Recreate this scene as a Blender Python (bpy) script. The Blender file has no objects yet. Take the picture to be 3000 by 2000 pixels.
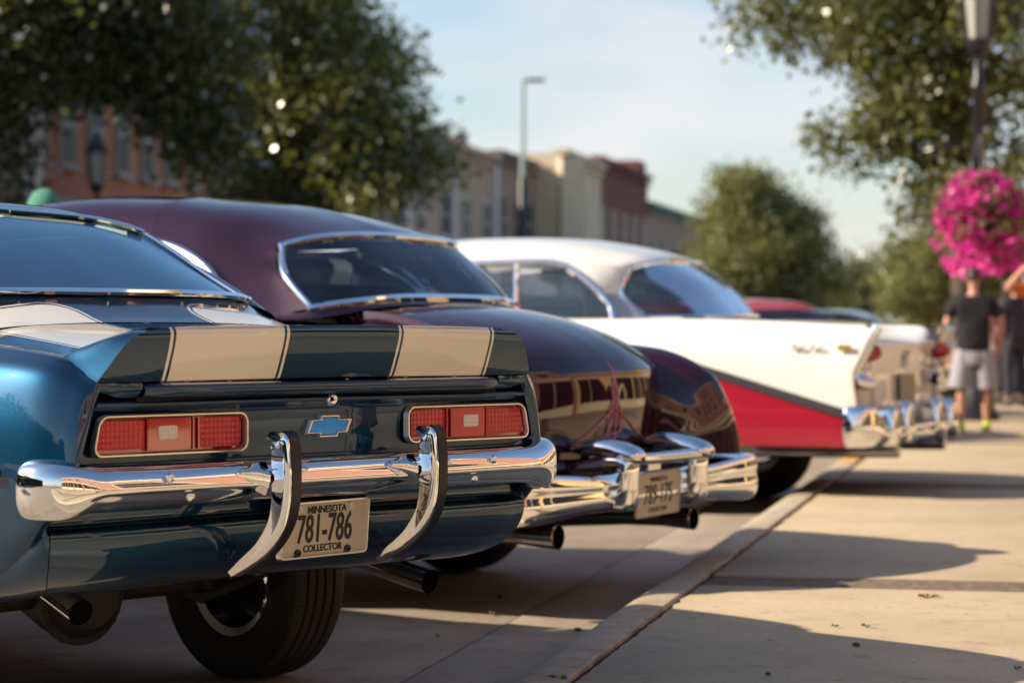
import bpy, bmesh, math, random
import numpy as np
from mathutils import Vector, Matrix

# ------------------------------------------------------------------ camera, world, sun, exposure
scene = bpy.context.scene
C = scene.collection
CAM_H = 1.12
cam_d = bpy.data.cameras.new('camera')
cam_d.lens = 84.0; cam_d.sensor_width = 36.0; cam_d.sensor_fit = 'HORIZONTAL'
cam_d.shift_y = -0.010
cam_d.clip_start = 0.05; cam_d.clip_end = 3000.0
cam_d.dof.use_dof = True; cam_d.dof.focus_distance = 6.55; cam_d.dof.aperture_fstop = 3.0
cam = bpy.data.objects.new('camera', cam_d); C.objects.link(cam)
cam.location = (0, 0, CAM_H); cam.rotation_euler = (math.radians(90), 0, 0)
scene.camera = cam

SUN_EL = math.radians(31.0)
SUN_TO = Vector((-math.cos(SUN_EL) * math.cos(math.radians(5)), -math.cos(SUN_EL) * math.sin(math.radians(5)), math.sin(SUN_EL)))  # towards the sun
world = bpy.data.worlds.new('World'); scene.world = world; world.use_nodes = True
wn = world.node_tree.nodes; wl = world.node_tree.links
for n in list(wn): wn.remove(n)
w_out = wn.new('ShaderNodeOutputWorld'); w_bg = wn.new('ShaderNodeBackground')
w_sky = wn.new('ShaderNodeTexSky'); w_sky.sky_type = 'NISHITA'; w_sky.sun_disc = False
w_sky.sun_elevation = SUN_EL; w_sky.sun_rotation = math.atan2(SUN_TO.x, SUN_TO.y)
w_sky.air_density = 1.0; w_sky.dust_density = 1.0; w_sky.ozone_density = 1.6
w_bg.inputs['Strength'].default_value = 0.09
# thin summer cloud mixed into the sky by direction
w_tc = wn.new('ShaderNodeTexCoord'); w_map = wn.new('ShaderNodeMapping'); w_map.inputs['Scale'].default_value = (1.0, 1.0, 2.6)
w_map.inputs['Location'].default_value = (2.3, 0.4, 1.1)
w_no = wn.new('ShaderNodeTexNoise'); w_no.inputs['Scale'].default_value = 6.5; w_no.inputs['Detail'].default_value = 6.0
w_rm = wn.new('ShaderNodeMapRange'); w_rm.inputs[1].default_value = 0.42; w_rm.inputs[2].default_value = 0.62
w_sep = wn.new('ShaderNodeSeparateXYZ')
w_low = wn.new('ShaderNodeMapRange'); w_low.inputs[1].default_value = 0.28; w_low.inputs[2].default_value = 0.02; w_low.inputs[3].default_value = 0.0; w_low.inputs[4].default_value = 1.0
w_mul = wn.new('ShaderNodeMath'); w_mul.operation = 'MULTIPLY'
w_add = wn.new('ShaderNodeMath'); w_add.operation = 'MULTIPLY_ADD'; w_add.inputs[1].default_value = 0.90; w_add.inputs[2].default_value = 0.08
w_mix = wn.new('ShaderNodeMix'); w_mix.data_type = 'RGBA'
w_mix.inputs[7].default_value = (5.1, 4.95, 5.0, 1)
wl.new(w_tc.outputs['Generated'], w_map.inputs[0]); wl.new(w_map.outputs[0], w_no.inputs['Vector'])
wl.new(w_no.outputs[0], w_rm.inputs[0]); wl.new(w_tc.outputs['Generated'], w_sep.inputs[0]); wl.new(w_sep.outputs[2], w_low.inputs[0])
wl.new(w_rm.outputs[0], w_add.inputs[0]); wl.new(w_add.outputs[0], w_mul.inputs[0]); wl.new(w_low.outputs[0], w_mul.inputs[1])
wl.new(w_mul.outputs[0], w_mix.inputs[0]); wl.new(w_sky.outputs[0], w_mix.inputs[6])
wl.new(w_mix.outputs[2], w_bg.inputs[0]); wl.new(w_bg.outputs[0], w_out.inputs[0])

sun_d = bpy.data.lights.new('sun', 'SUN'); sun_d.energy = 4.2; sun_d.angle = math.radians(0.53); sun_d.color = (1.0, 0.86, 0.66)
sun = bpy.data.objects.new('sun', sun_d); C.objects.link(sun)
sun.rotation_euler = SUN_TO.to_track_quat('Z', 'Y').to_euler(); sun.location = (-20, 5, 20)
scene.view_settings.view_transform = 'Standard'; scene.view_settings.look = 'None'
scene.view_settings.gamma = 1.0; scene.view_settings.use_curve_mapping = False
scene.view_settings.exposure = 1.0
scene.render.engine = 'CYCLES'
scene.cycles.use_denoising = True
scene.cycles.max_bounces = 8; scene.cycles.transparent_max_bounces = 12
scene.cycles.caustics_reflective = False; scene.cycles.caustics_refractive = False
scene.cycles.sample_clamp_indirect = 6.0; scene.cycles.sample_clamp_direct = 4.0

# ------------------------------------------------------------------ helpers
R = random.Random(7)
NR = np.random.RandomState(11)

def cr(P, n):
    """Catmull-Rom resampling of a list of points to n points"""
    P = np.asarray(P, float); m = len(P)
    if m == n and n < 3: return P
    if m == 2:
        t = np.linspace(0, 1, n)[:, None]; return P[0] * (1 - t) + P[1] * t
    E = np.vstack([2 * P[0] - P[1], P, 2 * P[-1] - P[-2]])
    u = np.linspace(0, m - 1, n); i = np.minimum(u.astype(int), m - 2); f = (u - i)[:, None]
    p0, p1, p2, p3 = E[i], E[i + 1], E[i + 2], E[i + 3]
    return 0.5 * (2 * p1 + (p2 - p0) * f + (2 * p0 - 5 * p1 + 4 * p2 - p3) * f * f + (3 * p1 - p0 - 3 * p2 + p3) * f ** 3)

def grid(rows, nu, nv):
    """rows: control rows of equal length -> nv x nu grid of points"""
    a = np.array([cr(r, nu) for r in rows])
    return np.stack([cr(a[:, k], nv) for k in range(nu)], axis=1)

class MB:
    def __init__(s): s.v = []; s.f = []
    def grid(s, G, close_u=False, close_v=False, flip=False):
        nv, nu = G.shape[:2]; o = len(s.v); s.v += [tuple(p) for p in G.reshape(-1, 3)]
        for j in range(nv if close_v else nv - 1):
            for i in range(nu if close_u else nu - 1):
                a = o + j * nu + i; b = o + j * nu + (i + 1) % nu
                c = o + ((j + 1) % nv) * nu + (i + 1) % nu; d = o + ((j + 1) % nv) * nu + i
                s.f.append((a, d, c, b) if flip else (a, b, c, d))
        return s
    def sym(s, G):
        """grid plus its mirror image in x"""
        s.grid(G); M = G.copy(); M[..., 0] *= -1; s.grid(M, flip=True); return s
    def poly(s, pts):
        o = len(s.v); s.v += [tuple(p) for p in pts]; s.f.append(tuple(range(o, o + len(pts)))); return s
    def box(s, c, d, rz=0.0):
        x, y, z = c; a, b, h = d[0] / 2, d[1] / 2, d[2] / 2; cs, sn = math.cos(rz), math.sin(rz); o = len(s.v)
        for k in (-1, 1):
            for (i, j) in ((-1, -1), (1, -1), (1, 1), (-1, 1)):
                s.v.append((x + i * a * cs - j * b * sn, y + i * a * sn + j * b * cs, z + k * h))
        for q in ((0, 3, 2, 1), (4, 5, 6, 7), (0, 1, 5, 4), (1, 2, 6, 5), (2, 3, 7, 6), (3, 0, 4, 7)): s.f.append(tuple(o + k for k in q))
        return s
    def tube(s, path, rad, n=10, cap=True, prof=None, up=(0, 0, 1)):
        """sweep a circle (or 2D profile) along a path; rad a number or one per point"""
        P = np.asarray(path, float); m = len(P)
        rad = [rad] * m if np.isscalar(rad) else rad
        if prof is None: prof = [(math.cos(2 * math.pi * k / n), math.sin(2 * math.pi * k / n)) for k in range(n)]
        rings = []
        for i in range(m):
            t = P[min(i + 1, m - 1)] - P[max(i - 1, 0)]; t = t / (np.linalg.norm(t) + 1e-9)
            u = np.asarray(up, float); u = u - t * (u @ t)
            if np.linalg.norm(u) < 1e-3: u = np.array([1.0, 0, 0]) - t * t[0]
            u /= np.linalg.norm(u); w = np.cross(t, u)
            rings.append([P[i] + rad[i] * (a * w + b * u) for a, b in prof])
        s.grid(np.array(rings), close_u=True, flip=True)
        if cap: s.poly(rings[0]); s.poly(rings[-1][::-1])
        return s
    def lathe(s, prof, c=(0, 0, 0), axis='z', n=24):
        """prof: (radius, height) pairs turned about an axis through c"""
        rings = []
        for r, h in prof:
            ring = []
            for k in range(n):
                a = 2 * math.pi * k / n; p, q = r * math.cos(a), r * math.sin(a)
                ring.append((c[0] + p, c[1] + q, c[2] + h) if axis == 'z' else (c[0] + h, c[1] + p, c[2] + q) if axis == 'x' else (c[0] + q, c[1] + h, c[2] + p))
            rings.append(ring)
        return s.grid(np.array(rings), close_u=True)
    def prism(s, pts, a, b, ax='y'):
        """extrude a 2D outline between a and b along an axis ('y': points are x,z; 'z': x,y; 'x': y,z)"""
        def P(p, t): return (p[0], t, p[1]) if ax == 'y' else (p[0], p[1], t) if ax == 'z' else (t, p[0], p[1])
        A = [P(p, a) for p in pts]; B = [P(p, b) for p in pts]
        s.poly(A); s.poly(B[::-1]); n = len(pts); o = len(s.v); s.v += A + B
        for i in range(n): s.f.append((o + (i + 1) % n, o + i, o + n + i, o + n + (i + 1) % n))
        return s
    def build(s, name, mat, parent=None, smooth=True, angle=40, weld=True, recalc=True):
        me = bpy.data.meshes.new(name)
        me.from_pydata([tuple(map(float, p)) for p in s.v], [], s.f)
        if weld or recalc:
            bm = bmesh.new(); bm.from_mesh(me)
            if weld: bmesh.ops.remove_doubles(bm, verts=bm.verts, dist=0.0004)
            if recalc: bmesh.ops.recalc_face_normals(bm, faces=bm.faces)
            bm.to_mesh(me); bm.free()
        if smooth:
            me.shade_smooth(); me.set_sharp_from_angle(angle=math.radians(angle))
        me.materials.append(mat)
        o = bpy.data.objects.new(name, me); C.objects.link(o)
        if parent: o.parent = parent
        return o

def thing(name, label, cat, loc=(0, 0, 0), rz=0.0, group=None):
    o = bpy.data.objects.new(name, None); o.empty_display_size = 0.2; C.objects.link(o)
    o.location = loc; o.rotation_euler = (0, 0, rz); o['label'] = label; o['category'] = cat
    if group: o['group'] = group
    return o
def tag(o, label, cat, group=None):
    o['label'] = label; o['category'] = cat
    if group: o['group'] = group
    return o
def structure(o): o['kind'] = 'structure'; return o
def children(o): return [c for c in bpy.data.objects if c.parent == o]
def copy_tree(o, parent=None, kids=None):
    if kids is None:
        kids = {}
        for c in bpy.data.objects:
            if c.parent: kids.setdefault(c.parent.name, []).append(c)
    c = o.copy(); C.objects.link(c)
    if parent: c.parent = parent
    for k in kids.get(o.name, []): copy_tree(k, c, kids)
    return c

# ------------------------------------------------------------------ materials
def mat(name, col, rough=0.5, metal=0.0, coat=0.0, spec=0.5, noise=None, bump=None, **kw):
    """noise: (scale, amount, second colour); bump: (scale, strength)"""
    m = bpy.data.materials.new(name); m.use_nodes = True; nt = m.node_tree; b = nt.nodes['Principled BSDF']
    b.inputs['Base Color'].default_value = (*col, 1); b.inputs['Roughness'].default_value = rough; b.inputs['Metallic'].default_value = metal
    b.inputs['Specular IOR Level'].default_value = spec; b.inputs['Coat Weight'].default_value = coat; b.inputs['Coat Roughness'].default_value = 0.02
    tc = nt.nodes.new('ShaderNodeTexCoord')
    if noise:
        n = nt.nodes.new('ShaderNodeTexNoise'); n.inputs['Scale'].default_value = noise[0]; n.inputs['Detail'].default_value = 5
        nt.links.new(tc.outputs['Object'], n.inputs['Vector'])
        r = nt.nodes.new('ShaderNodeMapRange'); r.inputs[1].default_value = 0.35; r.inputs[2].default_value = 0.68; r.inputs[4].default_value = noise[1]
        mx = nt.nodes.new('ShaderNodeMix'); mx.data_type = 'RGBA'; mx.inputs[6].default_value = (*col, 1); mx.inputs[7].default_value = (*noise[2], 1)
        nt.links.new(n.outputs[0], r.inputs[0]); nt.links.new(r.outputs[0], mx.inputs[0]); nt.links.new(mx.outputs[2], b.inputs['Base Color'])
    if bump:
        n2 = nt.nodes.new('ShaderNodeTexNoise'); n2.inputs['Scale'].default_value = bump[0]; n2.inputs['Detail'].default_value = 4
        nt.links.new(tc.outputs['Object'], n2.inputs['Vector'])
        bp = nt.nodes.new('ShaderNodeBump'); bp.inputs['Strength'].default_value = bump[1]; bp.inputs['Distance'].default_value = kw.get('dist', 0.01)
        nt.links.new(n2.outputs[0], bp.inputs['Height']); nt.links.new(bp.outputs[0], b.inputs['Normal'])
    if 'sss' in kw: b.inputs['Subsurface Weight'].default_value = kw['sss']; b.inputs['Subsurface Radius'].default_value = (0.02, 0.008, 0.004)
    if 'trans' in kw: b.inputs['Transmission Weight'].default_value = kw['trans']
    return m
def math_node(nt, op, a, b=None, c=None, clamp=False):
    n = nt.nodes.new('ShaderNodeMath'); n.operation = op; n.use_clamp = clamp
    for k, v in enumerate((a, b, c)):
        if v is None: continue
        if isinstance(v, (int, float)): n.inputs[k].default_value = v
        else: nt.links.new(v, n.inputs[k])
    return n.outputs[0]
def mix_col(nt, fac, a, b):
    n = nt.nodes.new('ShaderNodeMix'); n.data_type = 'RGBA'
    for k, v in ((0, fac), (6, a), (7, b)):
        if isinstance(v, tuple): n.inputs[k].default_value = (*v, 1)
        elif isinstance(v, (int, float)): n.inputs[k].default_value = v
        else: nt.links.new(v, n.inputs[k])
    return n.outputs[2]
def obj_xyz(nt):
    tc = nt.nodes.new('ShaderNodeTexCoord'); sp = nt.nodes.new('ShaderNodeSeparateXYZ'); nt.links.new(tc.outputs['Object'], sp.inputs[0])
    return tc, sp.outputs[0], sp.outputs[1], sp.outputs[2]
def add_flakes(nt, b, tc, strength=0.12):
    v = nt.nodes.new('ShaderNodeTexNoise'); v.inputs['Scale'].default_value = 900; v.inputs['Detail'].default_value = 1
    nt.links.new(tc.outputs['Object'], v.inputs['Vector'])
    bp = nt.nodes.new('ShaderNodeBump'); bp.inputs['Strength'].default_value = strength; bp.inputs['Distance'].default_value = 0.0006
    nt.links.new(v.outputs[0], bp.inputs['Height']); nt.links.new(bp.outputs[0], b.inputs['Normal'])

def tinted_glass(name, tint, mirror=0.16, see=0.6, gcol=(0.95, 0.97, 1)):
    m = bpy.data.materials.new(name); m.use_nodes = True; nt = m.node_tree
    for n in list(nt.nodes): nt.nodes.remove(n)
    o = nt.nodes.new('ShaderNodeOutputMaterial'); tr = nt.nodes.new('ShaderNodeBsdfTransparent'); tr.inputs[0].default_value = (*tint, 1)
    df = nt.nodes.new('ShaderNodeBsdfDiffuse'); df.inputs[0].default_value = (0.02, 0.03, 0.04, 1)
    gl = nt.nodes.new('ShaderNodeBsdfGlossy'); gl.inputs['Roughness'].default_value = 0.015; gl.inputs[0].default_value = (*gcol, 1)
    fr = nt.nodes.new('ShaderNodeFresnel'); fr.inputs[0].default_value = 1.5
    f = math_node(nt, 'MULTIPLY_ADD', fr.outputs[0], 1.0, mirror, clamp=True)
    m1 = nt.nodes.new('ShaderNodeMixShader'); m1.inputs[0].default_value = see; nt.links.new(df.outputs[0], m1.inputs[1]); nt.links.new(tr.outputs[0], m1.inputs[2])
    m2 = nt.nodes.new('ShaderNodeMixShader'); nt.links.new(f, m2.inputs[0]); nt.links.new(m1.outputs[0], m2.inputs[1]); nt.links.new(gl.outputs[0], m2.inputs[2])
    nt.links.new(m2.outputs[0], o.inputs[0])
    return m

M = {}
M['chrome'] = mat('chrome', (0.86, 0.87, 0.88), 0.035, 1.0)
M['steel'] = mat('dull_steel', (0.25, 0.24, 0.23), 0.35, 1.0)
M['tip'] = mat('exhaust_steel', (0.35, 0.34, 0.36), 0.18, 1.0)
M['bright_trim'] = mat('bright_trim', (0.90, 0.86, 0.78), 0.28, 1.0)
M['soot'] = mat('soot_black', (0.004, 0.004, 0.004), 0.95, spec=0.0)
M['under'] = mat('underbody_black', (0.03, 0.028, 0.028), 0.6, noise=(9, 0.6, (0.06, 0.05, 0.04)))
M['rubber'] = mat('rubber_black', (0.011, 0.010, 0.010), 0.65, spec=.3, noise=(14, 0.7, (0.022, 0.019, 0.017)))
def add_sipes(m):
    nt = m.node_tree; b = nt.nodes['Principled BSDF']; tc, x, y, z = obj_xyz(nt)
    a = math_node(nt, 'ARCTAN2', z, y); r2 = math_node(nt, 'SQRT', math_node(nt, 'ADD', math_node(nt, 'MULTIPLY', y, y), math_node(nt, 'MULTIPLY', z, z)))
    ph = math_node(nt, 'ADD', math_node(nt, 'MULTIPLY', a, 22.0), math_node(nt, 'MULTIPLY', math_node(nt, 'SINE', math_node(nt, 'MULTIPLY', x, 60.0)), .25))
    cut = math_node(nt, 'MULTIPLY', math_node(nt, 'LESS_THAN', math_node(nt, 'FRACT', ph), .13), math_node(nt, 'GREATER_THAN', r2, .322))
    bp = nt.nodes.new('ShaderNodeBump'); bp.invert = True; bp.inputs['Strength'].default_value = .9; bp.inputs['Distance'].default_value = .006
    nt.links.new(cut, bp.inputs['Height']); nt.links.new(bp.outputs[0], b.inputs['Normal'])
    dusty = math_node(nt, 'MULTIPLY', math_node(nt, 'GREATER_THAN', r2, .3285), math_node(nt, 'SUBTRACT', 1.0, cut))
    src = b.inputs['Base Color'].links[0].from_socket
    nt.links.new(mix_col(nt, dusty, src, (.050, .041, .033)), b.inputs['Base Color'])
add_sipes(M['rubber'])
M['strip'] = mat('rubber_strip', (0.012, 0.012, 0.014), 0.38)
M['gap'] = mat('gap_black', (0.004, 0.004, 0.005), 0.9)
M['interior'] = mat('dark_trim', (0.035, 0.04, 0.05), 0.8)
M['seat_blue'] = mat('seat_blue_black', (0.015, 0.03, 0.055), 0.6)
M['seat_red'] = mat('seat_red', (0.60, 0.03, 0.03), 0.5)
M['seat_cream'] = mat('seat_teal', (0.10, 0.30, 0.36), 0.5)
M['plate'] = mat('plate_cream', (0.60, 0.53, 0.42), 0.42, noise=(30, 0.4, (0.50, 0.44, 0.35)))
M['ink'] = mat('plate_ink', (0.012, 0.012, 0.018), 0.4)
M['emblem_blue'] = mat('emblem_blue', (0.01, 0.36, 1.0), 0.3, 0.0, 0.2)
M['white_screw'] = mat('white_nylon', (0.75, 0.72, 0.66), 0.5)

# blue metallic paint with a pair of white bands and pinstripes
def camaro_paint():
    m = bpy.data.materials.new('blue_metallic_paint'); m.use_nodes = True; nt = m.node_tree; b = nt.nodes['Principled BSDF']
    tc, x, y, z = obj_xyz(nt)
    ax = math_node(nt, 'ABSOLUTE', x)
    qx = math_node(nt, 'SUBTRACT', math_node(nt, 'ABSOLUTE', math_node(nt, 'SUBTRACT', ax, 0.390)), 0.175 - 0.09)
    qy = math_node(nt, 'SUBTRACT', y, 0.905 - 0.09)
    qx = math_node(nt, 'MAXIMUM', qx, 0.0); qy = math_node(nt, 'MAXIMUM', qy, 0.0)
    d = math_node(nt, 'SUBTRACT', math_node(nt, 'SQRT', math_node(nt, 'ADD', math_node(nt, 'MULTIPLY', qx, qx), math_node(nt, 'MULTIPLY', qy, qy))), 0.09)
    band = math_node(nt, 'LESS_THAN', d, 0.0)
    pin = math_node(nt, 'MULTIPLY', math_node(nt, 'GREATER_THAN', d, 0.0085), math_node(nt, 'LESS_THAN', d, 0.0175))
    top = math_node(nt, 'GREATER_THAN', z, 0.917)
    on = math_node(nt, 'MULTIPLY', math_node(nt, 'MAXIMUM', band, pin), top)
    n = nt.nodes.new('ShaderNodeTexNoise'); n.inputs['Scale'].default_value = 3; n.inputs['Detail'].default_value = 3; nt.links.new(tc.outputs['Object'], n.inputs['Vector'])
    blue = mix_col(nt, n.outputs[0], (0.0, 0.035, 0.086), (0.0, 0.046, 0.104))
    nt.links.new(mix_col(nt, on, blue, (0.80, 0.74, 0.62)), b.inputs['Base Color'])
    nt.links.new(math_node(nt, 'MULTIPLY_ADD', on, -0.92, 0.92), b.inputs['Metallic'])
    nt.links.new(math_node(nt, 'MULTIPLY_ADD', on, 0.0, 0.46), b.inputs['Roughness'])
    b.inputs['Coat Weight'].default_value = 1.0; b.inputs['Coat Roughness'].default_value = 0.015; b.inputs['Coat IOR'].default_value = 1.62
    return m
M['blue'] = camaro_paint()
M['maroon'] = mat('maroon_paint', (0.024, 0.001, 0.009), 0.5, 0.2, 1.0, spec=0.0)
M['maroon'].node_tree.nodes['Principled BSDF'].inputs['Coat IOR'].default_value = 1.7
M['pink_line'] = mat('pink_pinstripe', (0.75, 0.22, 0.30), 0.4, 0, 0.3)
def chevy_paint():
    m = bpy.data.materials.new('white_and_red_paint'); m.use_nodes = True; nt = m.node_tree; b = nt.nodes['Principled BSDF']
    tc, x, y, z = obj_xyz(nt)
    # red lies below a sweep line z = 0.585 + 0.305 y
    line = math_node(nt, 'MULTIPLY_ADD', math_node(nt, 'MINIMUM', y, 1.35), 0.288, 0.588)
    red = math_node(nt, 'MULTIPLY', math_node(nt, 'LESS_THAN', z, line), math_node(nt, 'GREATER_THAN', math_node(nt, 'ABSOLUTE', x), 0.80))
    nt.links.new(mix_col(nt, red, (0.82, 0.78, 0.72), (0.33, 0.003, 0.022)), b.inputs['Base Color'])
    b.inputs['Roughness'].default_value = 0.35; b.inputs['Coat Weight'].default_value = 0.9; b.inputs['Coat Roughness'].default_value = 0.03
    return m
M['twotone'] = chevy_paint()
def lens_mat(name, col, scale):
    m = mat(name, col, 0.16, 0, 0.6, sss=0.0); nt = m.node_tree; b = nt.nodes['Principled BSDF']
    tc, x, y, z = obj_xyz(nt)
    def tri(s): return math_node(nt, 'PINGPONG', math_node(nt, 'MULTIPLY', s, scale), 0.5)
    bp = nt.nodes.new('ShaderNodeBump'); bp.inputs['Strength'].default_value = 0.9; bp.inputs['Distance'].default_value = 0.004
    nt.links.new(math_node(nt, 'ADD', tri(x), tri(z)), bp.inputs['Height']); nt.links.new(bp.outputs[0], b.inputs['Normal'])
    b.inputs['Coat Weight'].default_value = 0.0
    return m
M['lens_grid'] = lens_mat('red_lens_grid', (0.52, 0.012, 0.022), 70.0)
M['lens_red'] = mat('red_lens', (0.36, 0.004, 0.008), 0.08, 0, 1.0)
M['lens_mid'] = mat('red_lens_pane', (0.50, 0.03, 0.03), 0.06, 0, 1.0)
M['lens_white'] = lens_mat('clear_lens_grid', (0.75, 0.68, 0.6), 85.0)
M['glass_blue'] = tinted_glass('rear_glass', (0.05, 0.20, 0.30), 0.34, 0.75, (0.62, 0.88, 1.0))
M['glass_dark'] = tinted_glass('dark_glass', (0.50, 0.60, 0.66), 0.04, 0.96)
M['glass_clear'] = tinted_glass('side_glass', (0.80, 0.85, 0.88), 0.05, 0.97)
# ------------------------------------------------------------------ ground, road, kerb, sidewalk
KA = math.radians(12.25); KD = Vector((math.sin(KA), math.cos(KA), 0)); KN = Vector((math.cos(KA), -math.sin(KA), 0)); K0 = Vector((.165, 6.73, 0))
def kp(s, t, z=0.0): v = K0 + KD * s + KN * t; return (v.x, v.y, z)
def concrete(name, c1, c2, c3, big=0.8, fine=60, bump=0.25, stain=0.5):
    m = bpy.data.materials.new(name); m.use_nodes = True; nt = m.node_tree; b = nt.nodes['Principled BSDF']; b.inputs['Roughness'].default_value = .85; b.inputs['Specular IOR Level'].default_value = .25
    g = nt.nodes.new('ShaderNodeNewGeometry')
    def noise(sc, det=6, rough=.6):
        n = nt.nodes.new('ShaderNodeTexNoise'); n.inputs['Scale'].default_value = sc; n.inputs['Detail'].default_value = det; n.inputs['Roughness'].default_value = rough
        nt.links.new(g.outputs['Position'], n.inputs['Vector']); return n.outputs[0]
    def rng(v, a, b_, hi=1.0):
        r = nt.nodes.new('ShaderNodeMapRange'); r.inputs[1].default_value = a; r.inputs[2].default_value = b_; r.inputs[4].default_value = hi; nt.links.new(v, r.inputs[0]); return r.outputs[0]
    col = mix_col(nt, rng(noise(big), .35, .65), c1, c2)
    col = mix_col(nt, rng(noise(big * 4.3, 8, .7), .52, .72, stain), col, c3)
    col = mix_col(nt, rng(noise(fine * 3, 2), .55, .75, .45), col, tuple(v * .55 for v in c2))
    col = mix_col(nt, rng(noise(9, 3), .60, .72, .35), col, tuple(v * .6 for v in c3))
    col = mix_col(nt, rng(noise(34, 1), .70, .74, .55), col, tuple(v * .35 for v in c3))
    nt.links.new(col, b.inputs['Base Color'])
    bp = nt.nodes.new('ShaderNodeBump'); bp.inputs['Strength'].default_value = bump; bp.inputs['Distance'].default_value = .004
    nt.links.new(noise(fine, 8, .7), bp.inputs['Height']); nt.links.new(bp.outputs[0], b.inputs['Normal'])
    return m
M['sidewalk'] = concrete('sidewalk_concrete', (.46,.365,.245), (.38,.30,.20), (.29,.215,.135), .9, 75, .45, .6)
M['kerb'] = concrete('kerb_concrete', (.47,.40,.295), (.37,.305,.22), (.27,.14,.085), 1.6, 70, .5, .75)
M['gutter'] = concrete('gutter_concrete', (.35,.29,.225), (.28,.235,.18), (.21,.165,.12), 1.3, 60, .5, .7)
M['road'] = concrete('road_concrete', (.36,.30,.225), (.25,.205,.16), (.15,.125,.10), 1.1, 40, 1.0, .8)
M['aggregate'] = concrete('exposed_aggregate', (.22,.16,.11), (.085,.06,.045), (.40,.31,.22), 22, 38, 1.0, .8)
M['dirt'] = mat('joint_dirt', (.022,.017,.013), .95)
M['ground'] = mat('far_ground', (.16,.15,.12), .95, noise=(.05, .7, (.10,.11,.07)))
M['yellow_paint'] = mat('yellow_kerb_paint', (.70,.36,.03), .6, noise=(12, .6, (.5,.3,.08)))
structure(MB().grid(np.array([[(-900,-300,-.05),(900,-300,-.05)],[(-900,1500,-.05),(900,1500,-.05)]])).build('ground', M['ground'], None, smooth=False))
rd = MB(); seams = [-40 + 4.6 * k for k in range(48)]
structure(MB().grid(np.array([[kp(-60,-18.2,-.012), kp(-60,-.05,-.012)],[kp(260,-18.2,-.012), kp(260,-.05,-.012)]])).build('road_base', M['dirt'], None, smooth=False))
road = MB().grid(np.array([[kp(-60,-18,0), kp(-60,-.70,0)],[kp(260,-18,0), kp(260,-.70,0)]])).build('road', M['road'], None, smooth=False); structure(road)
def bar(mb, s0, s1, prof, jit=0.0):
    """extrude a (t,z) profile along the kerb direction"""
    n = max(2, int((s1 - s0) / (.06 if jit and s1 < 22 else .5))); mb.grid(np.array([[kp(s, t + (j if abs(t) < .0146 else 0), z) for t, z in prof] for s, j in zip(np.linspace(s0, s1, n), NR.normal(0, jit, n) if jit else [0] * n)]))
    mb.poly([kp(s0, t, z) for t, z in prof]); mb.poly([kp(s1, t, z) for t, z in prof][::-1])
kerb = thing('kerb', 'x', 'x'); del kerb['label'], kerb['category']; structure(kerb)
kprof = [tuple(p) for p in cr([(-.338,-.02),(-.336,.004),(-.30,.014),(-.255,.045),(-.215,.088),(-.175,.120),(-.12,.135),(-.06,.138),(-.030,.138),(-.019,.137),(-.0145,.133)], 26)] + [(-.014,-.02)]
edges = [-22, -14, -8.3, -4.9, -1.5, 2.0, 5.45, 8.9, 12.3, 15.8, 22, 30, 45, 70, 120]
for a, b in zip(edges[:-1], edges[1:]):
    mb = MB(); bar(mb, a + .004, b - .004, kprof, .002); mb.build('kerb_stone', M['yellow_paint'] if False else M['kerb'], kerb, angle=50)
gut = thing('gutter', 'x', 'x'); del gut['label'], gut['category']; structure(gut)
for a, b in zip(edges[:-1], edges[1:]):
    mb = MB(); bar(mb, a + .003, b - .003, [(-.690,-.02),(-.690,.003),(-.684,.006),(-.50,.003),(-.339,.006),(-.339,-.02)]); mb.build('gutter_slab', M['gutter'], gut, angle=50)
yp = MB(); bar(yp, 11.6, 13.2, [(t + (.002 if t > -.05 else -.003), z + .003) for t, z in kprof[4:-4]]); yp.build('yellow_paint', M['yellow_paint'], kerb, angle=60)
walk = thing('sidewalk', 'x', 'x'); del walk['label'], walk['category']; structure(walk)
bands = [-9.2, -3.2, 2.84, 8.9, 15.0, 21.0, 27.0]
sl = MB(); cuts = [-22] + [v for b in bands for v in (b - .19, b + .19)] + [120]
for i in range(len(cuts) - 1):
    a, b = cuts[i], cuts[i + 1]; agg = i % 2 == 1
    for t0, t1 in ((.007, 2.85), (2.858, 7.5)):
        mb = MB(); z = .128 if agg else .132
        bar(mb, a + .003, b - .003, [(t0,-.02),(t0,z-.004),(t0+.006,z),(t1-.006,z),(t1,z-.004),(t1,-.02)], .003); mb.build('aggregate_band' if agg else 'sidewalk_slab', M['aggregate'] if agg else M['sidewalk'], walk, angle=50)
structure(MB().grid(np.array([[kp(-22,-.03,.121), kp(-22,7.6,.121)],[kp(125,-.03,.121), kp(125,7.6,.121)]])).build('sidewalk_base', M['dirt'], None, smooth=False))
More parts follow.
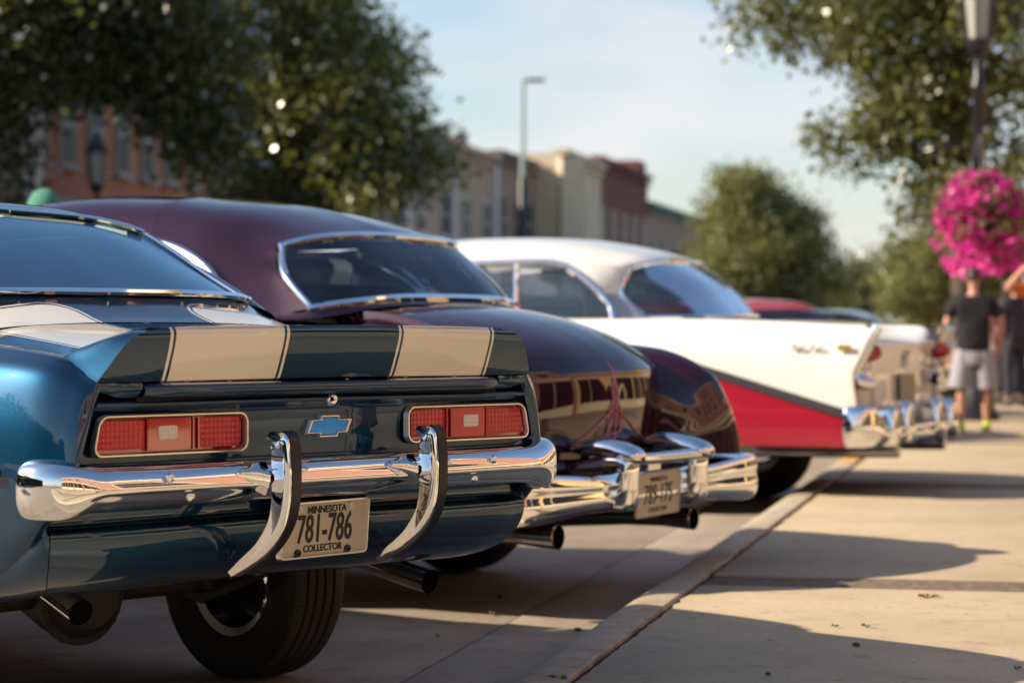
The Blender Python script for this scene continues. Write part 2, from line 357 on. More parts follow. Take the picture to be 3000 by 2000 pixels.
# ------------------------------------------------------------------ buildings
def brick_mat(name, c1, c2, mortar):
    m = bpy.data.materials.new(name); m.use_nodes = True; nt = m.node_tree; b = nt.nodes['Principled BSDF']; b.inputs['Roughness'].default_value = .85
    tc, x, y, z = obj_xyz(nt); cb = nt.nodes.new('ShaderNodeCombineXYZ')
    nt.links.new(math_node(nt, 'ADD', x, y), cb.inputs[0]); nt.links.new(z, cb.inputs[1])
    br = nt.nodes.new('ShaderNodeTexBrick'); br.inputs['Scale'].default_value = 1.0; br.inputs['Brick Width'].default_value = .22; br.inputs['Row Height'].default_value = .075; br.inputs['Mortar Size'].default_value = .006
    br.inputs['Color1'].default_value = (*c1, 1); br.inputs['Color2'].default_value = (*c2, 1); br.inputs['Mortar'].default_value = (*mortar, 1)
    nt.links.new(cb.outputs[0], br.inputs['Vector']); nt.links.new(br.outputs['Color'], b.inputs['Base Color'])
    bp = nt.nodes.new('ShaderNodeBump'); bp.inputs['Strength'].default_value = .4; bp.inputs['Distance'].default_value = .01; nt.links.new(br.outputs['Fac'], bp.inputs['Height']); bp.invert = True; nt.links.new(bp.outputs[0], b.inputs['Normal'])
    return m
M['brick_orange'] = brick_mat('orange_brick', (.52,.20,.10), (.43,.15,.08), (.42,.30,.22))
M['brick_red'] = brick_mat('dark_red_brick', (.22,.055,.045), (.16,.04,.035), (.2,.11,.09))
M['brick_right'] = brick_mat('salmon_brick', (.35,.145,.095), (.28,.11,.075), (.36,.28,.22))
M['stone_tan'] = mat('tan_stone', (.50,.37,.26), .85, noise=(1.5,.6,(.41,.30,.21)))
M['stone_cream'] = mat('cream_stucco', (.72,.58,.40), .85, noise=(.8,.4,(.55,.45,.32)))
M['stone_grey'] = mat('grey_stone', (.40,.37,.36), .8, noise=(1.5,.5,(.33,.30,.29)))
M['white_stone'] = mat('white_stone', (.62,.60,.58), .7)
M['brown_wall'] = mat('brown_wall', (.36,.25,.18), .85, noise=(1.2,.5,(.28,.19,.14)))
M['tan_sign'] = mat('tan_fascia', (.72,.47,.19), .6, noise=(3,.3,(.56,.38,.18)))
M['red_sign'] = mat('red_fascia', (.45,.07,.04), .6)
M['cornice_dark'] = mat('dark_cornice', (.16,.12,.10), .7)
M['shop_glass'] = mat('shop_glass', (.010,.012,.014), .35, 0, 0, .10)
M['win_frame'] = mat('window_frame', (.50,.47,.44), .6)
M['awning_navy'] = mat('navy_awning', (.02,.03,.06), .8)
M['awning_teal'] = mat('teal_awning', (.02,.11,.12), .8)
M['roof_green'] = mat('green_roof', (.06,.16,.14), .7)
def building(name, label, side, s0, s1, h, wall, x_off=0.0, depth=9.0, win=None, shop=True, trim='stone_grey', cornice='cornice_dark', awning=None, roof=None, fascia=None, pil=None, loc0=-19.3):
    """a street building; local y runs along the kerb, local x points at the street; side 'left' or 'right' of the street"""
    left = side == 'left'
    base = Vector((loc0, 0, 0)) + KD * (s0 if left else s1)
    r = thing(name, label, 'building', base + KN * x_off, -KA if left else math.pi - KA); L = s1 - s0
    MB().box((-depth / 2, L / 2, h / 2 + .06), (depth, L, h - .12)).build('wall', M[wall], r, smooth=False)
    MB().box((-.1 + .12, L / 2, h + .1), (.5, L + .05, .22)).box((.04, L / 2, h - .22), (.26, L + .02, .16)).build('cornice', M[cornice], r, smooth=False)
    MB().box((-depth / 2, L / 2, h - .01), (depth - .3, L - .3, .1)).build('roof', M[roof or 'cornice_dark'], r, smooth=False)
    if win:
        n, w, z0, z1 = win
        fr = None
        for k in range(n):
            y = L * (k + .5) / n
            f = MB().box((.02, y, (z0 + z1) / 2), (.10, w + .16, z1 - z0 + .16)).build('window', M[trim], r, smooth=False) if fr is None else None
            if fr is None:
                fr = f; fr.location.y = 0; y0 = y
                pn = MB().box((.055, y, (z0 + z1) / 2), (.05, w, z1 - z0)).build('pane', M['shop_glass'], f, smooth=False)
                bar_ = MB().box((.075, y, (z0 + z1) / 2), (.04, w, .06)).build('glazing_bar', M['win_frame'], f, smooth=False)
                si = MB().box((.07, y, z0 - .12), (.22, w + .3, .1)).build('sill', M[trim], f, smooth=False)
            else:
                c = fr.copy(); C.objects.link(c); c.location.y = y - y0
                for k_ in (pn, bar_, si): d = k_.copy(); C.objects.link(d); d.parent = c
    if shop:
        n = max(2, int(L / 3.2)); sh = 3.0
        for k in range(n):
            y = L * (k + .5) / n; w = L / n - .5
            g = MB().box((.03, y, .55 + (sh - .55) / 2), (.08, w, sh - .6)).build('shop_window', M['shop_glass'], r, smooth=False)
            MB().box((.05, y, .32), (.10, w, .42)).box((.05, y, sh + .05), (.12, w, .16)).box((.06, y, 1.7), (.08, .07, sh - .6)).build('window_frame', M[trim], g, smooth=False)
        MB().box((.10, L / 2, 3.45), (.24, L - .1, .32)).box((.16, L / 2, 3.68), (.36, L - .06, .12)).build('shop_cornice', M[trim], r, smooth=False)
    if pil:
        for y in pil: MB().box((.10, y, h / 2), (.26, .5, h - .3)).build('pilaster', M['white_stone'], r, smooth=False)
    if awning:
        for y, w, z, mt_ in awning: MB().prism([(.06, z + .7), (.12, z + .7), (1.0, z), (1.0, z - .18), (.94, z - .18), (.94, z)], y - w / 2, y + w / 2, ax='y').build('awning', M[mt_], r, smooth=False)
    if fascia:
        z0, z1, mt_ = fascia; MB().box((.16, L / 2, (z0 + z1) / 2), (.30, L - .2, z1 - z0)).build('fascia', M[mt_], r, smooth=False)
    return r
building('building', 'pale grey stone building at the far left edge behind the trees', 'left', 24, 46.6, 6.9, 'stone_grey', win=(7, 1.0, 4.4, 6.0))
building('building', 'orange brick storefront with grey shop cornice behind the left lamp post', 'left', 46.7, 57, 7.0, 'brick_orange', win=(7, .62, 4.5, 6.0), pil=(.3,), awning=[(2.2, 1.7, 2.9, 'awning_navy')])
building('building', 'long tan stone block half hidden by the big leafy tree', 'left', 57.1, 88.0, 7.2, 'stone_tan', win=(10, 1.2, 4.3, 5.6), trim='white_stone', cornice='stone_tan', pil=(.3, 6, 12, 18, 24, 30.4))
building('building', 'brown two storey shopfront with teal awning left of the cream building', 'left', 88.1, 95.0, 7.45, 'brown_wall', win=(3, 1.0, 4.4, 6.0), awning=[(4.9, 2.6, 4.0, 'awning_teal')], trim='stone_tan')
building('building', 'cream stucco building whose plain end wall catches the sun', 'left', 95.1, 104.2, 8.0, 'stone_cream', x_off=1.0, win=None, cornice='stone_cream')
building('building', 'dark red brick building beside the cream stucco one', 'left', 104.3, 118.5, 8.4, 'brick_red', x_off=.75, win=(5, 1.3, 4.6, 6.4), trim='stone_tan', cornice='brick_red')
building('building', 'low brown building with green roof edge by the far tree', 'left', 118.6, 152, 7.2, 'brown_wall', x_off=.7, win=(9, 1.2, 3.9, 5.6), cornice='roof_green', roof='roof_green')
MB().box((-1.2, 12.5, 8.75), (2.4, 2.2, .9)).build('parapet', M['brick_red'], [o for o in bpy.data.objects if o.get('label', '').startswith('dark red brick')][0], smooth=False)
MB().box((.12, .55, 3.95), (.9, 1.15, 7.8), math.radians(-38)).build('sunward_pier', M['stone_cream'], [o for o in bpy.data.objects if o.get('label', '').startswith('cream stucco')][0], smooth=False)  # pier added and turned so the end wall's bright strip catches sun
# the sunlit storefronts along the right of the sidewalk, mirrored in the chrome and paint
building('building', 'salmon brick storefront with cream shop cornice facing the blue coupe', 'right', -16, 10.6, 7.2, 'brick_right', win=(7, 1.2, 4.6, 6.3), trim='stone_cream', cornice='stone_cream', loc0=6.4)
building('building', 'tan fascia shopfront with red sign stripe facing the maroon car', 'right', 10.7, 24, 4.7, 'tan_sign', trim='stone_cream', cornice='tan_sign', loc0=6.4, fascia=(3.95, 4.2, 'red_sign'))
building('building', 'tan stone storefront row farther along the right sidewalk', 'right', 24.1, 70, 6.6, 'stone_tan', win=(10, 1.2, 4.2, 5.6), trim='stone_cream', loc0=6.4)

# ------------------------------------------------------------------ trees
def leaf_mat(name, c1, c2, gloss=0.45, shine=0.4, tcol=(.26,.27,.03)):
    m = bpy.data.materials.new(name); m.use_nodes = True; nt = m.node_tree
    for n in list(nt.nodes): nt.nodes.remove(n)
    o = nt.nodes.new('ShaderNodeOutputMaterial'); g = nt.nodes.new('ShaderNodeNewGeometry')
    n = nt.nodes.new('ShaderNodeTexNoise'); n.inputs['Scale'].default_value = 1.3; n.inputs['Detail'].default_value = 5; nt.links.new(g.outputs['Position'], n.inputs['Vector'])
    r = nt.nodes.new('ShaderNodeMapRange'); r.inputs[1].default_value = .38; r.inputs[2].default_value = .62; nt.links.new(n.outputs[0], r.inputs[0])
    col = mix_col(nt, r.outputs[0], c1, c2)
    d = nt.nodes.new('ShaderNodeBsdfDiffuse'); t = nt.nodes.new('ShaderNodeBsdfTranslucent'); gl = nt.nodes.new('ShaderNodeBsdfGlossy'); gl.inputs['Roughness'].default_value = gloss
    nt.links.new(col, d.inputs[0]); nt.links.new(mix_col(nt, .6, col, tcol), t.inputs[0])
    a = nt.nodes.new('ShaderNodeMixShader'); a.inputs[0].default_value = .45; nt.links.new(d.outputs[0], a.inputs[1]); nt.links.new(t.outputs[0], a.inputs[2])
    fr = nt.nodes.new('ShaderNodeFresnel'); fr.inputs[0].default_value = 1.45
    b = nt.nodes.new('ShaderNodeMixShader'); nt.links.new(math_node(nt, 'MULTIPLY', fr.outputs[0], shine), b.inputs[0]); nt.links.new(a.outputs[0], b.inputs[1]); nt.links.new(gl.outputs[0], b.inputs[2])
    nt.links.new(b.outputs[0], o.inputs[0]); return m
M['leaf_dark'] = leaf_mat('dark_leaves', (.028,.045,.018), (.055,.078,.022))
M['leaf_olive'] = leaf_mat('olive_leaves', (.06,.08,.022), (.12,.125,.03), shine=.4, tcol=(.46,.52,.07))
M['leaf_mid'] = leaf_mat('green_leaves', (.07,.09,.03), (.13,.145,.045), shine=.3, tcol=(.42,.42,.08))
M['leaf_light'] = leaf_mat('light_leaves', (.15,.165,.065), (.21,.21,.08), .6, .10, (.42,.42,.11))  # haze on the far trees is put into this paler leaf colour
M['bark'] = mat('bark', (.07,.05,.04), .9, noise=(6,.6,(.11,.085,.065)), bump=(20,.6))
def leaves(mb_pts, n_per, size, spread, rs, tri=False):
    """a cloud of folded leaf quads round clump centres -> verts, faces arrays"""
    P = np.repeat(np.asarray(mb_pts), n_per, axis=0); n = len(P)
    P = P + rs.normal(0, 1, (n, 3)) * spread * np.array([1, 1, .75])
    a = rs.normal(0, 1, (n, 3)); a /= np.linalg.norm(a, axis=1)[:, None]
    b = rs.normal(0, 1, (n, 3)); b -= a * (a * b).sum(1)[:, None]; b /= np.linalg.norm(b, axis=1)[:, None]
    s = (size * rs.uniform(.6, 1.35, n))[:, None]
    V = np.stack([P - a * s * .5, P + b * s * .32, P + a * s * .5, P - b * s * .32], axis=1).reshape(-1, 3)
    return V
def quads_object(name, V, mt, parent=None):
    n = len(V) // 4; me = bpy.data.meshes.new(name); me.vertices.add(len(V)); me.vertices.foreach_set('co', V.astype(np.float32).ravel())
    me.loops.add(n * 4); me.loops.foreach_set('vertex_index', np.arange(n * 4, dtype=np.int32)); me.polygons.add(n)
    me.polygons.foreach_set('loop_start', np.arange(0, n * 4, 4, dtype=np.int32)); me.update(calc_edges=True); me.validate()
    me.materials.append(mt); o = bpy.data.objects.new(name, me); C.objects.link(o)
    if parent: o.parent = parent
    return o
def at(px, Y): return (px - 1500.0) / 7000.0 * Y
def zt(py, Y): return CAM_H + (970.0 - py) / 7000.0 * Y
def tree(label, Y, trunk_px, blobs, clumps, n_per, size, spread, mt, seed, trunk_r=.16, fork=.35, z0=.13, group=None, limbs=True):
    """blobs: (px, py, radius m, depth offset) picked off the photograph's outline and set out in space round the trunk"""
    rs = np.random.RandomState(seed); X = at(trunk_px, Y); t = thing('tree', label, 'tree', (X, Y, 0), 0, group)
    cs = []
    for i, (px, py, r) in enumerate(blobs):
        dy = rs.uniform(-.55, .55) * max(1.2, r) * 1.4; cs.append((at(px, Y) - X, dy, zt(py, Y), r))
    top = max(c[2] for c in cs); zf = z0 + (min(c[2] for c in cs) - z0) * .8 + fork
    m = MB(); tp = cr([(0, 0, z0 - .1), (.03, 0, zf * .5), (0, .03, zf), (.05, 0, (zf + top) / 2), (0, 0, top - .2)], 16)
    m.tube(tp, [trunk_r * (1.25 - 1.05 * k / 15) for k in range(16)], 10)
    for (x, y, z, r) in (cs if limbs else []):
        h = max(zf * .8, min(z - .5 * math.hypot(x, y), top - .6)); s = np.array([0, 0, h]); e = np.array([x, y, z])
        md = (s + e) / 2 + np.array([0, 0, .12 * np.linalg.norm(e - s)]); m.tube(cr([s, md, e], 8), [trunk_r * (.45 - .38 * k / 7) for k in range(8)], 6)
    m.build('trunk', M['bark'], t, weld=False, recalc=False)
    pts = []
    tot = sum(c[3] ** 2 for c in cs)
    for (x, y, z, r) in cs:
        k = max(4, int(clumps * r * r / tot))
        d = rs.normal(0, 1, (k, 3)); d /= np.linalg.norm(d, axis=1)[:, None]; rr = r * rs.uniform(.35, 1.0, k)[:, None] ** .6
        pts.append(np.array([x, y, z]) + d * rr * np.array([1, 1, .92]))
    quads_object('crown', leaves(np.vstack(pts), n_per, size, spread, rs), mt, t)
    return t
tree('big dark leafy tree standing left of centre before the tan block', 46, 840, [(860,190,1.9),(690,90,1.8),(1040,300,1.45),(1160,440,.95),(840,450,1.6),(640,300,1.4),(890,20,1.35),(1250,500,.55),(700,-100,1.6),(1000,560,.8),(1120,560,.6),(700,540,.6),(1090,160,.7)], 1400, 28, .155, .29, M['leaf_olive'], 3, .22)
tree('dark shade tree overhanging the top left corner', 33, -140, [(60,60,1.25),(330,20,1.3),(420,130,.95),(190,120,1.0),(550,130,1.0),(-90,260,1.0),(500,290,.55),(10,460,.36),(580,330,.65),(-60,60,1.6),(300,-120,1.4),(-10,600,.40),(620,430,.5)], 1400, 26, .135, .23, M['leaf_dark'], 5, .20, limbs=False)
tree('spreading tree with drooping branch behind the hanging basket', 34, 2815, [(2230,10,.55),(2350,20,.7),(2480,60,.75),(2600,90,.9),(2760,130,1.2),(2930,80,1.3),(2560,210,.5),(2650,290,.6),(2730,340,.8),(2620,370,.5),(2520,390,.42),(2450,400,.36),(2530,500,.24),(2580,440,.3),(2780,430,.55),(2950,350,.85),(2700,520,.34),(2800,560,.4),(2850,-120,1.6),(2550,-110,1.3),(2960,560,.6),(2700,620,.3)], 950, 28, .12, .19, M['leaf_mid'], 8, .17)
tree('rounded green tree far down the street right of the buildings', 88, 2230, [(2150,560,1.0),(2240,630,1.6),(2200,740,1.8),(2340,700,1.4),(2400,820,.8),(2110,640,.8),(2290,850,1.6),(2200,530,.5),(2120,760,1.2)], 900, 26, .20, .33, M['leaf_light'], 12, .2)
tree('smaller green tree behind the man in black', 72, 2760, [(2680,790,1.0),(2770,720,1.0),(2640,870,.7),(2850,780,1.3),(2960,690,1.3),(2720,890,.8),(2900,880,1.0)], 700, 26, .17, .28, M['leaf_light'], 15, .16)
tree('hazy green tree at the far end of the street', 120, 2540, [(2480,850,1.6),(2560,820,1.5),(2640,800,1.6),(2520,900,1.3),(2420,880,1.4)], 300, 14, .3, .5, M['leaf_mid'], 19, .2)
rs = np.random.RandomState(4)
wood = np.column_stack([rs.uniform(-160, 200, 1500), rs.uniform(215, 240, 1500), np.abs(rs.normal(0, 2.2, 1500)) + .5])
o = quads_object('far_trees', leaves(wood, 8, 1.1, 1.0, rs), M['leaf_mid']); o['kind'] = 'stuff'
# unseen wood added to darken the fender's reflections, and a tree (mirrored in the chrome bumper end)
reflection_pts = np.column_stack([rs.uniform(-52, -42, 4000), rs.uniform(-70, 45, 4000), rs.uniform(0, 12, 4000)])
o = quads_object('reflection_wood', leaves(reflection_pts, 8, 1.3, .8, rs), M['leaf_dark']); o['kind'] = 'stuff'
tree('street tree on the open left side of the road', 2, -73500, [(-73500, -15500, 1.9), (-79000, -13000, 1.6), (-68000, -13500, 1.6), (-74000, -10000, 1.5)], 260, 14, .22, .3, M['leaf_mid'], 22, .2)

# ------------------------------------------------------------------ street furniture
M['iron'] = mat('black_iron', (.012,.012,.016), .35)
M['lamp_glass'] = mat('frosted_lamp_glass', (.36,.35,.32), .3)
M['pole_grey'] = mat('pale_pole', (.34,.42,.40), .5)
M['petal'] = leaf_mat('magenta_petals', (.42,.006,.18), (.92,.12,.52), .6, .12, (.95,.05,.5))
def lamp_post(label, X, Y, sc=1.0, z0=.13):
    t = thing('lamp_post', label, 'lamp post', (X, Y, z0), .2, 'black iron lamp posts'); t.scale = (sc, sc, sc)
    MB().lathe([(.24,0),(.24,.10),(.19,.14),(.17,.55),(.13,.62),(.10,.95),(.085,1.0)], n=20).build('base', M['iron'], t)
    MB().lathe([(.085,.95),(.078,1.2),(.066,3.7),(.085,3.74),(.085,3.80),(.055,3.84),(.05,4.10),(.09,4.14),(.14,4.22),(.14,4.26)], n=16).build('post', M['iron'], t)
    lan = MB().lathe([(.145,4.26),(.15,4.30),(.14,4.31)], n=12)
    for k in range(6): a = 2 * math.pi * k / 6; lan.tube([(.145 * math.cos(a), .145 * math.sin(a), 4.28), (.215 * math.cos(a), .215 * math.sin(a), 4.98)], .014, 6)
    lan.lathe([(.23,4.96),(.24,5.0),(.18,5.14),(.10,5.24),(.06,5.27),(.03,5.36),(.02,5.45),(.001,5.47)], n=12)
    l = lan.build('lantern', M['iron'], t, weld=False)
    MB().lathe([(.125,4.29),(.197,4.97)], n=6).build('lantern_glass', M['lamp_glass'], l, angle=20)
    MB().tube([(.07,0,3.05),(.30,0,3.12),(.46,0,3.06),(.50,0,2.98)], .018, 8).tube([(-.07,0,3.05),(-.30,0,3.12),(-.46,0,3.06),(-.50,0,2.98)], .018, 8).build('bracket', M['iron'], t)
    return t
LX, LY = at(2866, 26.5), 26.5
lamp_post('tall black lamp post carrying the magenta flower basket at right', LX, LY, .98)
lamp_post('black lamp post far left in front of the orange brick storefront', at(283, 44), 44, .86, .13)
def flower_basket():
    rs = np.random.RandomState(31); c = Vector((at(2872, 25.9), 25.9, zt(625, 25.9))); t = thing('flower_basket', 'hanging basket overflowing with magenta flowers on the lamp post', 'flower basket', c)
    MB().lathe([(.001,-.22),(.16,-.20),(.25,-.08),(.29,.06),(.28,.07),(.24,.04),(.001,.04)], n=20).build('bowl', M['under'], t)
    w = MB()
    for k in range(3): a = 2.1 * k + .4; w.tube([(.28 * math.cos(a), .28 * math.sin(a), .06), (0, .02, .86)], .007, 5)
    w.build('hanger', M['steel'], t)
    d = rs.normal(0, 1, (260, 3)); d /= np.linalg.norm(d, axis=1)[:, None]; p = d * (.50 * rs.uniform(.72, 1.04, 260))[:, None] * np.array([.98, .98, .95]); p[:, 2] -= .02
    tr_ = np.column_stack([rs.normal(0, .25, 80), rs.normal(0, .25, 80), rs.uniform(-.66, -.3, 80)]); p2 = np.vstack([p, tr_])
    quads_object('flowers', leaves(p2, 9, .078, .034, rs), M['petal'], t)
    d = rs.normal(0, 1, (150, 3)); d /= np.linalg.norm(d, axis=1)[:, None]; quads_object('foliage', leaves(d * rs.uniform(.36, .53, 150)[:, None], 10, .065, .05, rs), M['leaf_light'], t)
flower_basket()
for lab, s_, nm in (('tan stone block', 70, 'roof_vent'), ('tan stone block', 80, 'chimney'), ('brown two storey', 2, 'chimney')):
    r_ = [o for o in bpy.data.objects if lab in o.get('label', '')][0]; k_ = s_ - 57 if 'tan' in lab else s_
    v_ = MB().box((-2.2, k_, 7.6), (.9, 1.2, 1.1)).build(nm, M['brick_orange'] if nm == 'chimney' else M['stone_grey'], r_, smooth=False); MB().box((-2.2, k_, 8.2), (1.1, 1.4, .12)).build('vent_cap', M['stone_grey'], v_, smooth=False)
def street_light():
    Y = 68; X = at(1532, Y); t = thing('street_light', 'tall slim pale street light pole with single arm before the buildings', 'street light', (X, Y, 0)); h = zt(236, Y)
    MB().lathe([(.17,0),(.17,.5),(.15,.55),(.13,5.4),(.07,5.5)], n=14).build('pole_base', M['iron'], t)
    MB().lathe([(.075,5.4),(.06,h)], n=14).build('pole', M['pole_grey'], t)
    MB().tube([(0,0,h-.03),(.25,-.02,h+.02),(.55,-.05,h)], .03, 8).build('arm', M['iron'], t)
    MB().box((.36,-.04,h+.0),(.52,.2,.09)).build('lamp_head', M['iron'], t)
street_light()

# ------------------------------------------------------------------ shared car pieces
def make_wheel(parent, loc, side, rad=0.335, wid=0.245, rim_mat=None, rim_r=0.195, name='wheel'):
    """wheel with its axle along x; side = +1/-1 tells which way the outer face looks"""
    w = bpy.data.objects.new(name, None); w.empty_display_size = 0.1; C.objects.link(w); w.parent = parent; w.location = loc
    h = wid / 2; t = MB(); P = [(rim_r, -h * .80), (rim_r + .02, -h * .93), (rim_r + .06, -h * 1.0), (rad - .05, -h * 1.0), (rad - .018, -h * .93), (rad - .004, -h * .80)]
    k = 5; span = h * 1.5
    for i in range(k):                                   # five tread ribs with real grooves between
        a = -span / 2 + span * i / k; b = a + span / k
        P += [(rad, a + .007), (rad, b - .007)]
        if i < k - 1: P += [(rad - .009, b - .004), (rad - .009, b + .004)]
    P += [(rad - .004, h * .80), (rad - .018, h * .93), (rad - .05, h * 1.0), (rim_r + .06, h * 1.0), (rim_r + .02, h * .93), (rim_r, h * .80)]
    t.lathe(P, axis='x', n=72); t.build('tyre', M['rubber'], w, angle=35)
    r = MB(); s = side
    r.lathe([(rim_r + .008, -h * .84 * s), (rim_r + .002, -h * .78 * s), (rim_r - .025, -h * .70 * s), (rim_r - .032, -h * .2 * s), (rim_r - .03, h * .45 * s), (rim_r - .06, h * .5 * s), (.05, h * .42 * s), (.001, h * .42 * s)], axis='x', n=40)
    r.lathe([(rim_r + .006, h * .84 * s), (rim_r - .02, h * .78 * s), (rim_r - .03, h * .52 * s), (rim_r - .06, h * .55 * s), (.07, h * .60 * s), (.06, h * .75 * s), (.001, h * .78 * s)], axis='x', n=40)
    r.build('rim', rim_mat or M['steel'], w, angle=30)
    return w

def text_mesh(txt, name, mt, parent, loc, size, sx=1.0, depth=0.002, rot=(math.radians(90), 0, 0), bold=0.0):
    cu = bpy.data.curves.new(name, 'FONT'); cu.body = txt; cu.size = size; cu.extrude = depth; cu.offset = bold
    cu.align_x = 'CENTER'; cu.align_y = 'CENTER'; cu.resolution_u = 3
    tmp = bpy.data.objects.new(name, cu); C.objects.link(tmp)
    dg = bpy.context.evaluated_depsgraph_get(); me = bpy.data.meshes.new_from_object(tmp.evaluated_get(dg))
    bpy.data.objects.remove(tmp); me.materials.clear(); me.materials.append(mt); me.name = name
    me.transform(Matrix.Diagonal((sx, 1, 1, 1)))
    o = bpy.data.objects.new(name, me); C.objects.link(o); o.parent = parent; o.location = loc; o.rotation_euler = rot
    return o

def rrect(x0, x1, z0, z1, r, n=5, skew0=0.0, skew1=0.0):
    """rounded rectangle outline in x,z; skew moves the upper corners of the left/right side in x"""
    pts = []
    for (cx, cz, a0) in ((x1, z1, 0), (x0, z1, 90), (x0, z0, 180), (x1, z0, 270)):
        sg = 1 if cx == x1 else -1
        for k in range(n + 1):
            a = math.radians(a0 + 90 * k / n)
            px = cx - sg * r + r * math.cos(a); pz = (cz - r if cz == z1 else cz + r) + r * math.sin(a)
            t = (pz - z0) / (z1 - z0)
            px += (skew1 if cx == x1 else skew0) * t
            pts.append((px, pz))
    return pts

def ring_frame(mb, outer, inner, y0, y1):
    """a raised frame between two outlines (x,z) of equal length, from depth y0 (back) to y1 (front)"""
    a = [(p[0], y0, p[1]) for p in outer]; b = [((p[0] * 2 + q[0]) / 3, y1, (p[1] * 2 + q[1]) / 3) for p, q in zip(outer, inner)]
    c = [((p[0] + q[0] * 2) / 3, y1, (p[1] + q[1] * 2) / 3) for p, q in zip(outer, inner)]; d = [(q[0], y0, q[1]) for q in inner]
    mb.grid(np.array([a, b, c, d]), close_u=True)

def dome(mb, c, r, h, axis_y=True, n=14):
    mb.lathe([(r * math.cos(t), -h * math.sin(t)) for t in np.linspace(0, math.pi / 2 - .01, 5)], c=c, axis='y', n=n)

def open_arches(G, arches):
    """push the grid points that lie inside a wheel opening, but border a kept face, out onto its rim"""
    H = G.copy(); nv, nu = G.shape[:2]
    for (cy, cz, ry, rz) in arches:
        ins = ((G[..., 1] - cy) / ry) ** 2 + ((G[..., 2] - cz) / rz) ** 2
        mid = (G[:-1, :-1] + G[1:, 1:]) / 2; cut = ((mid[..., 1] - cy) / ry) ** 2 + ((mid[..., 2] - cz) / rz) ** 2 < 1
        touch = np.zeros((nv, nu), bool); hole = np.zeros((nv, nu), bool)
        for a, b in ((0, 0), (0, 1), (1, 0), (1, 1)):
            touch[a:nv - 1 + a, b:nu - 1 + b] |= ~cut; hole[a:nv - 1 + a, b:nu - 1 + b] |= cut
        k = touch & hole; s = 1 / np.sqrt(np.maximum(ins, .05))
        H[..., 1] = np.where(k, cy + (G[..., 1] - cy) * s, H[..., 1]); H[..., 2] = np.where(k, cz + (G[..., 2] - cz) * s, H[..., 2])
    return H

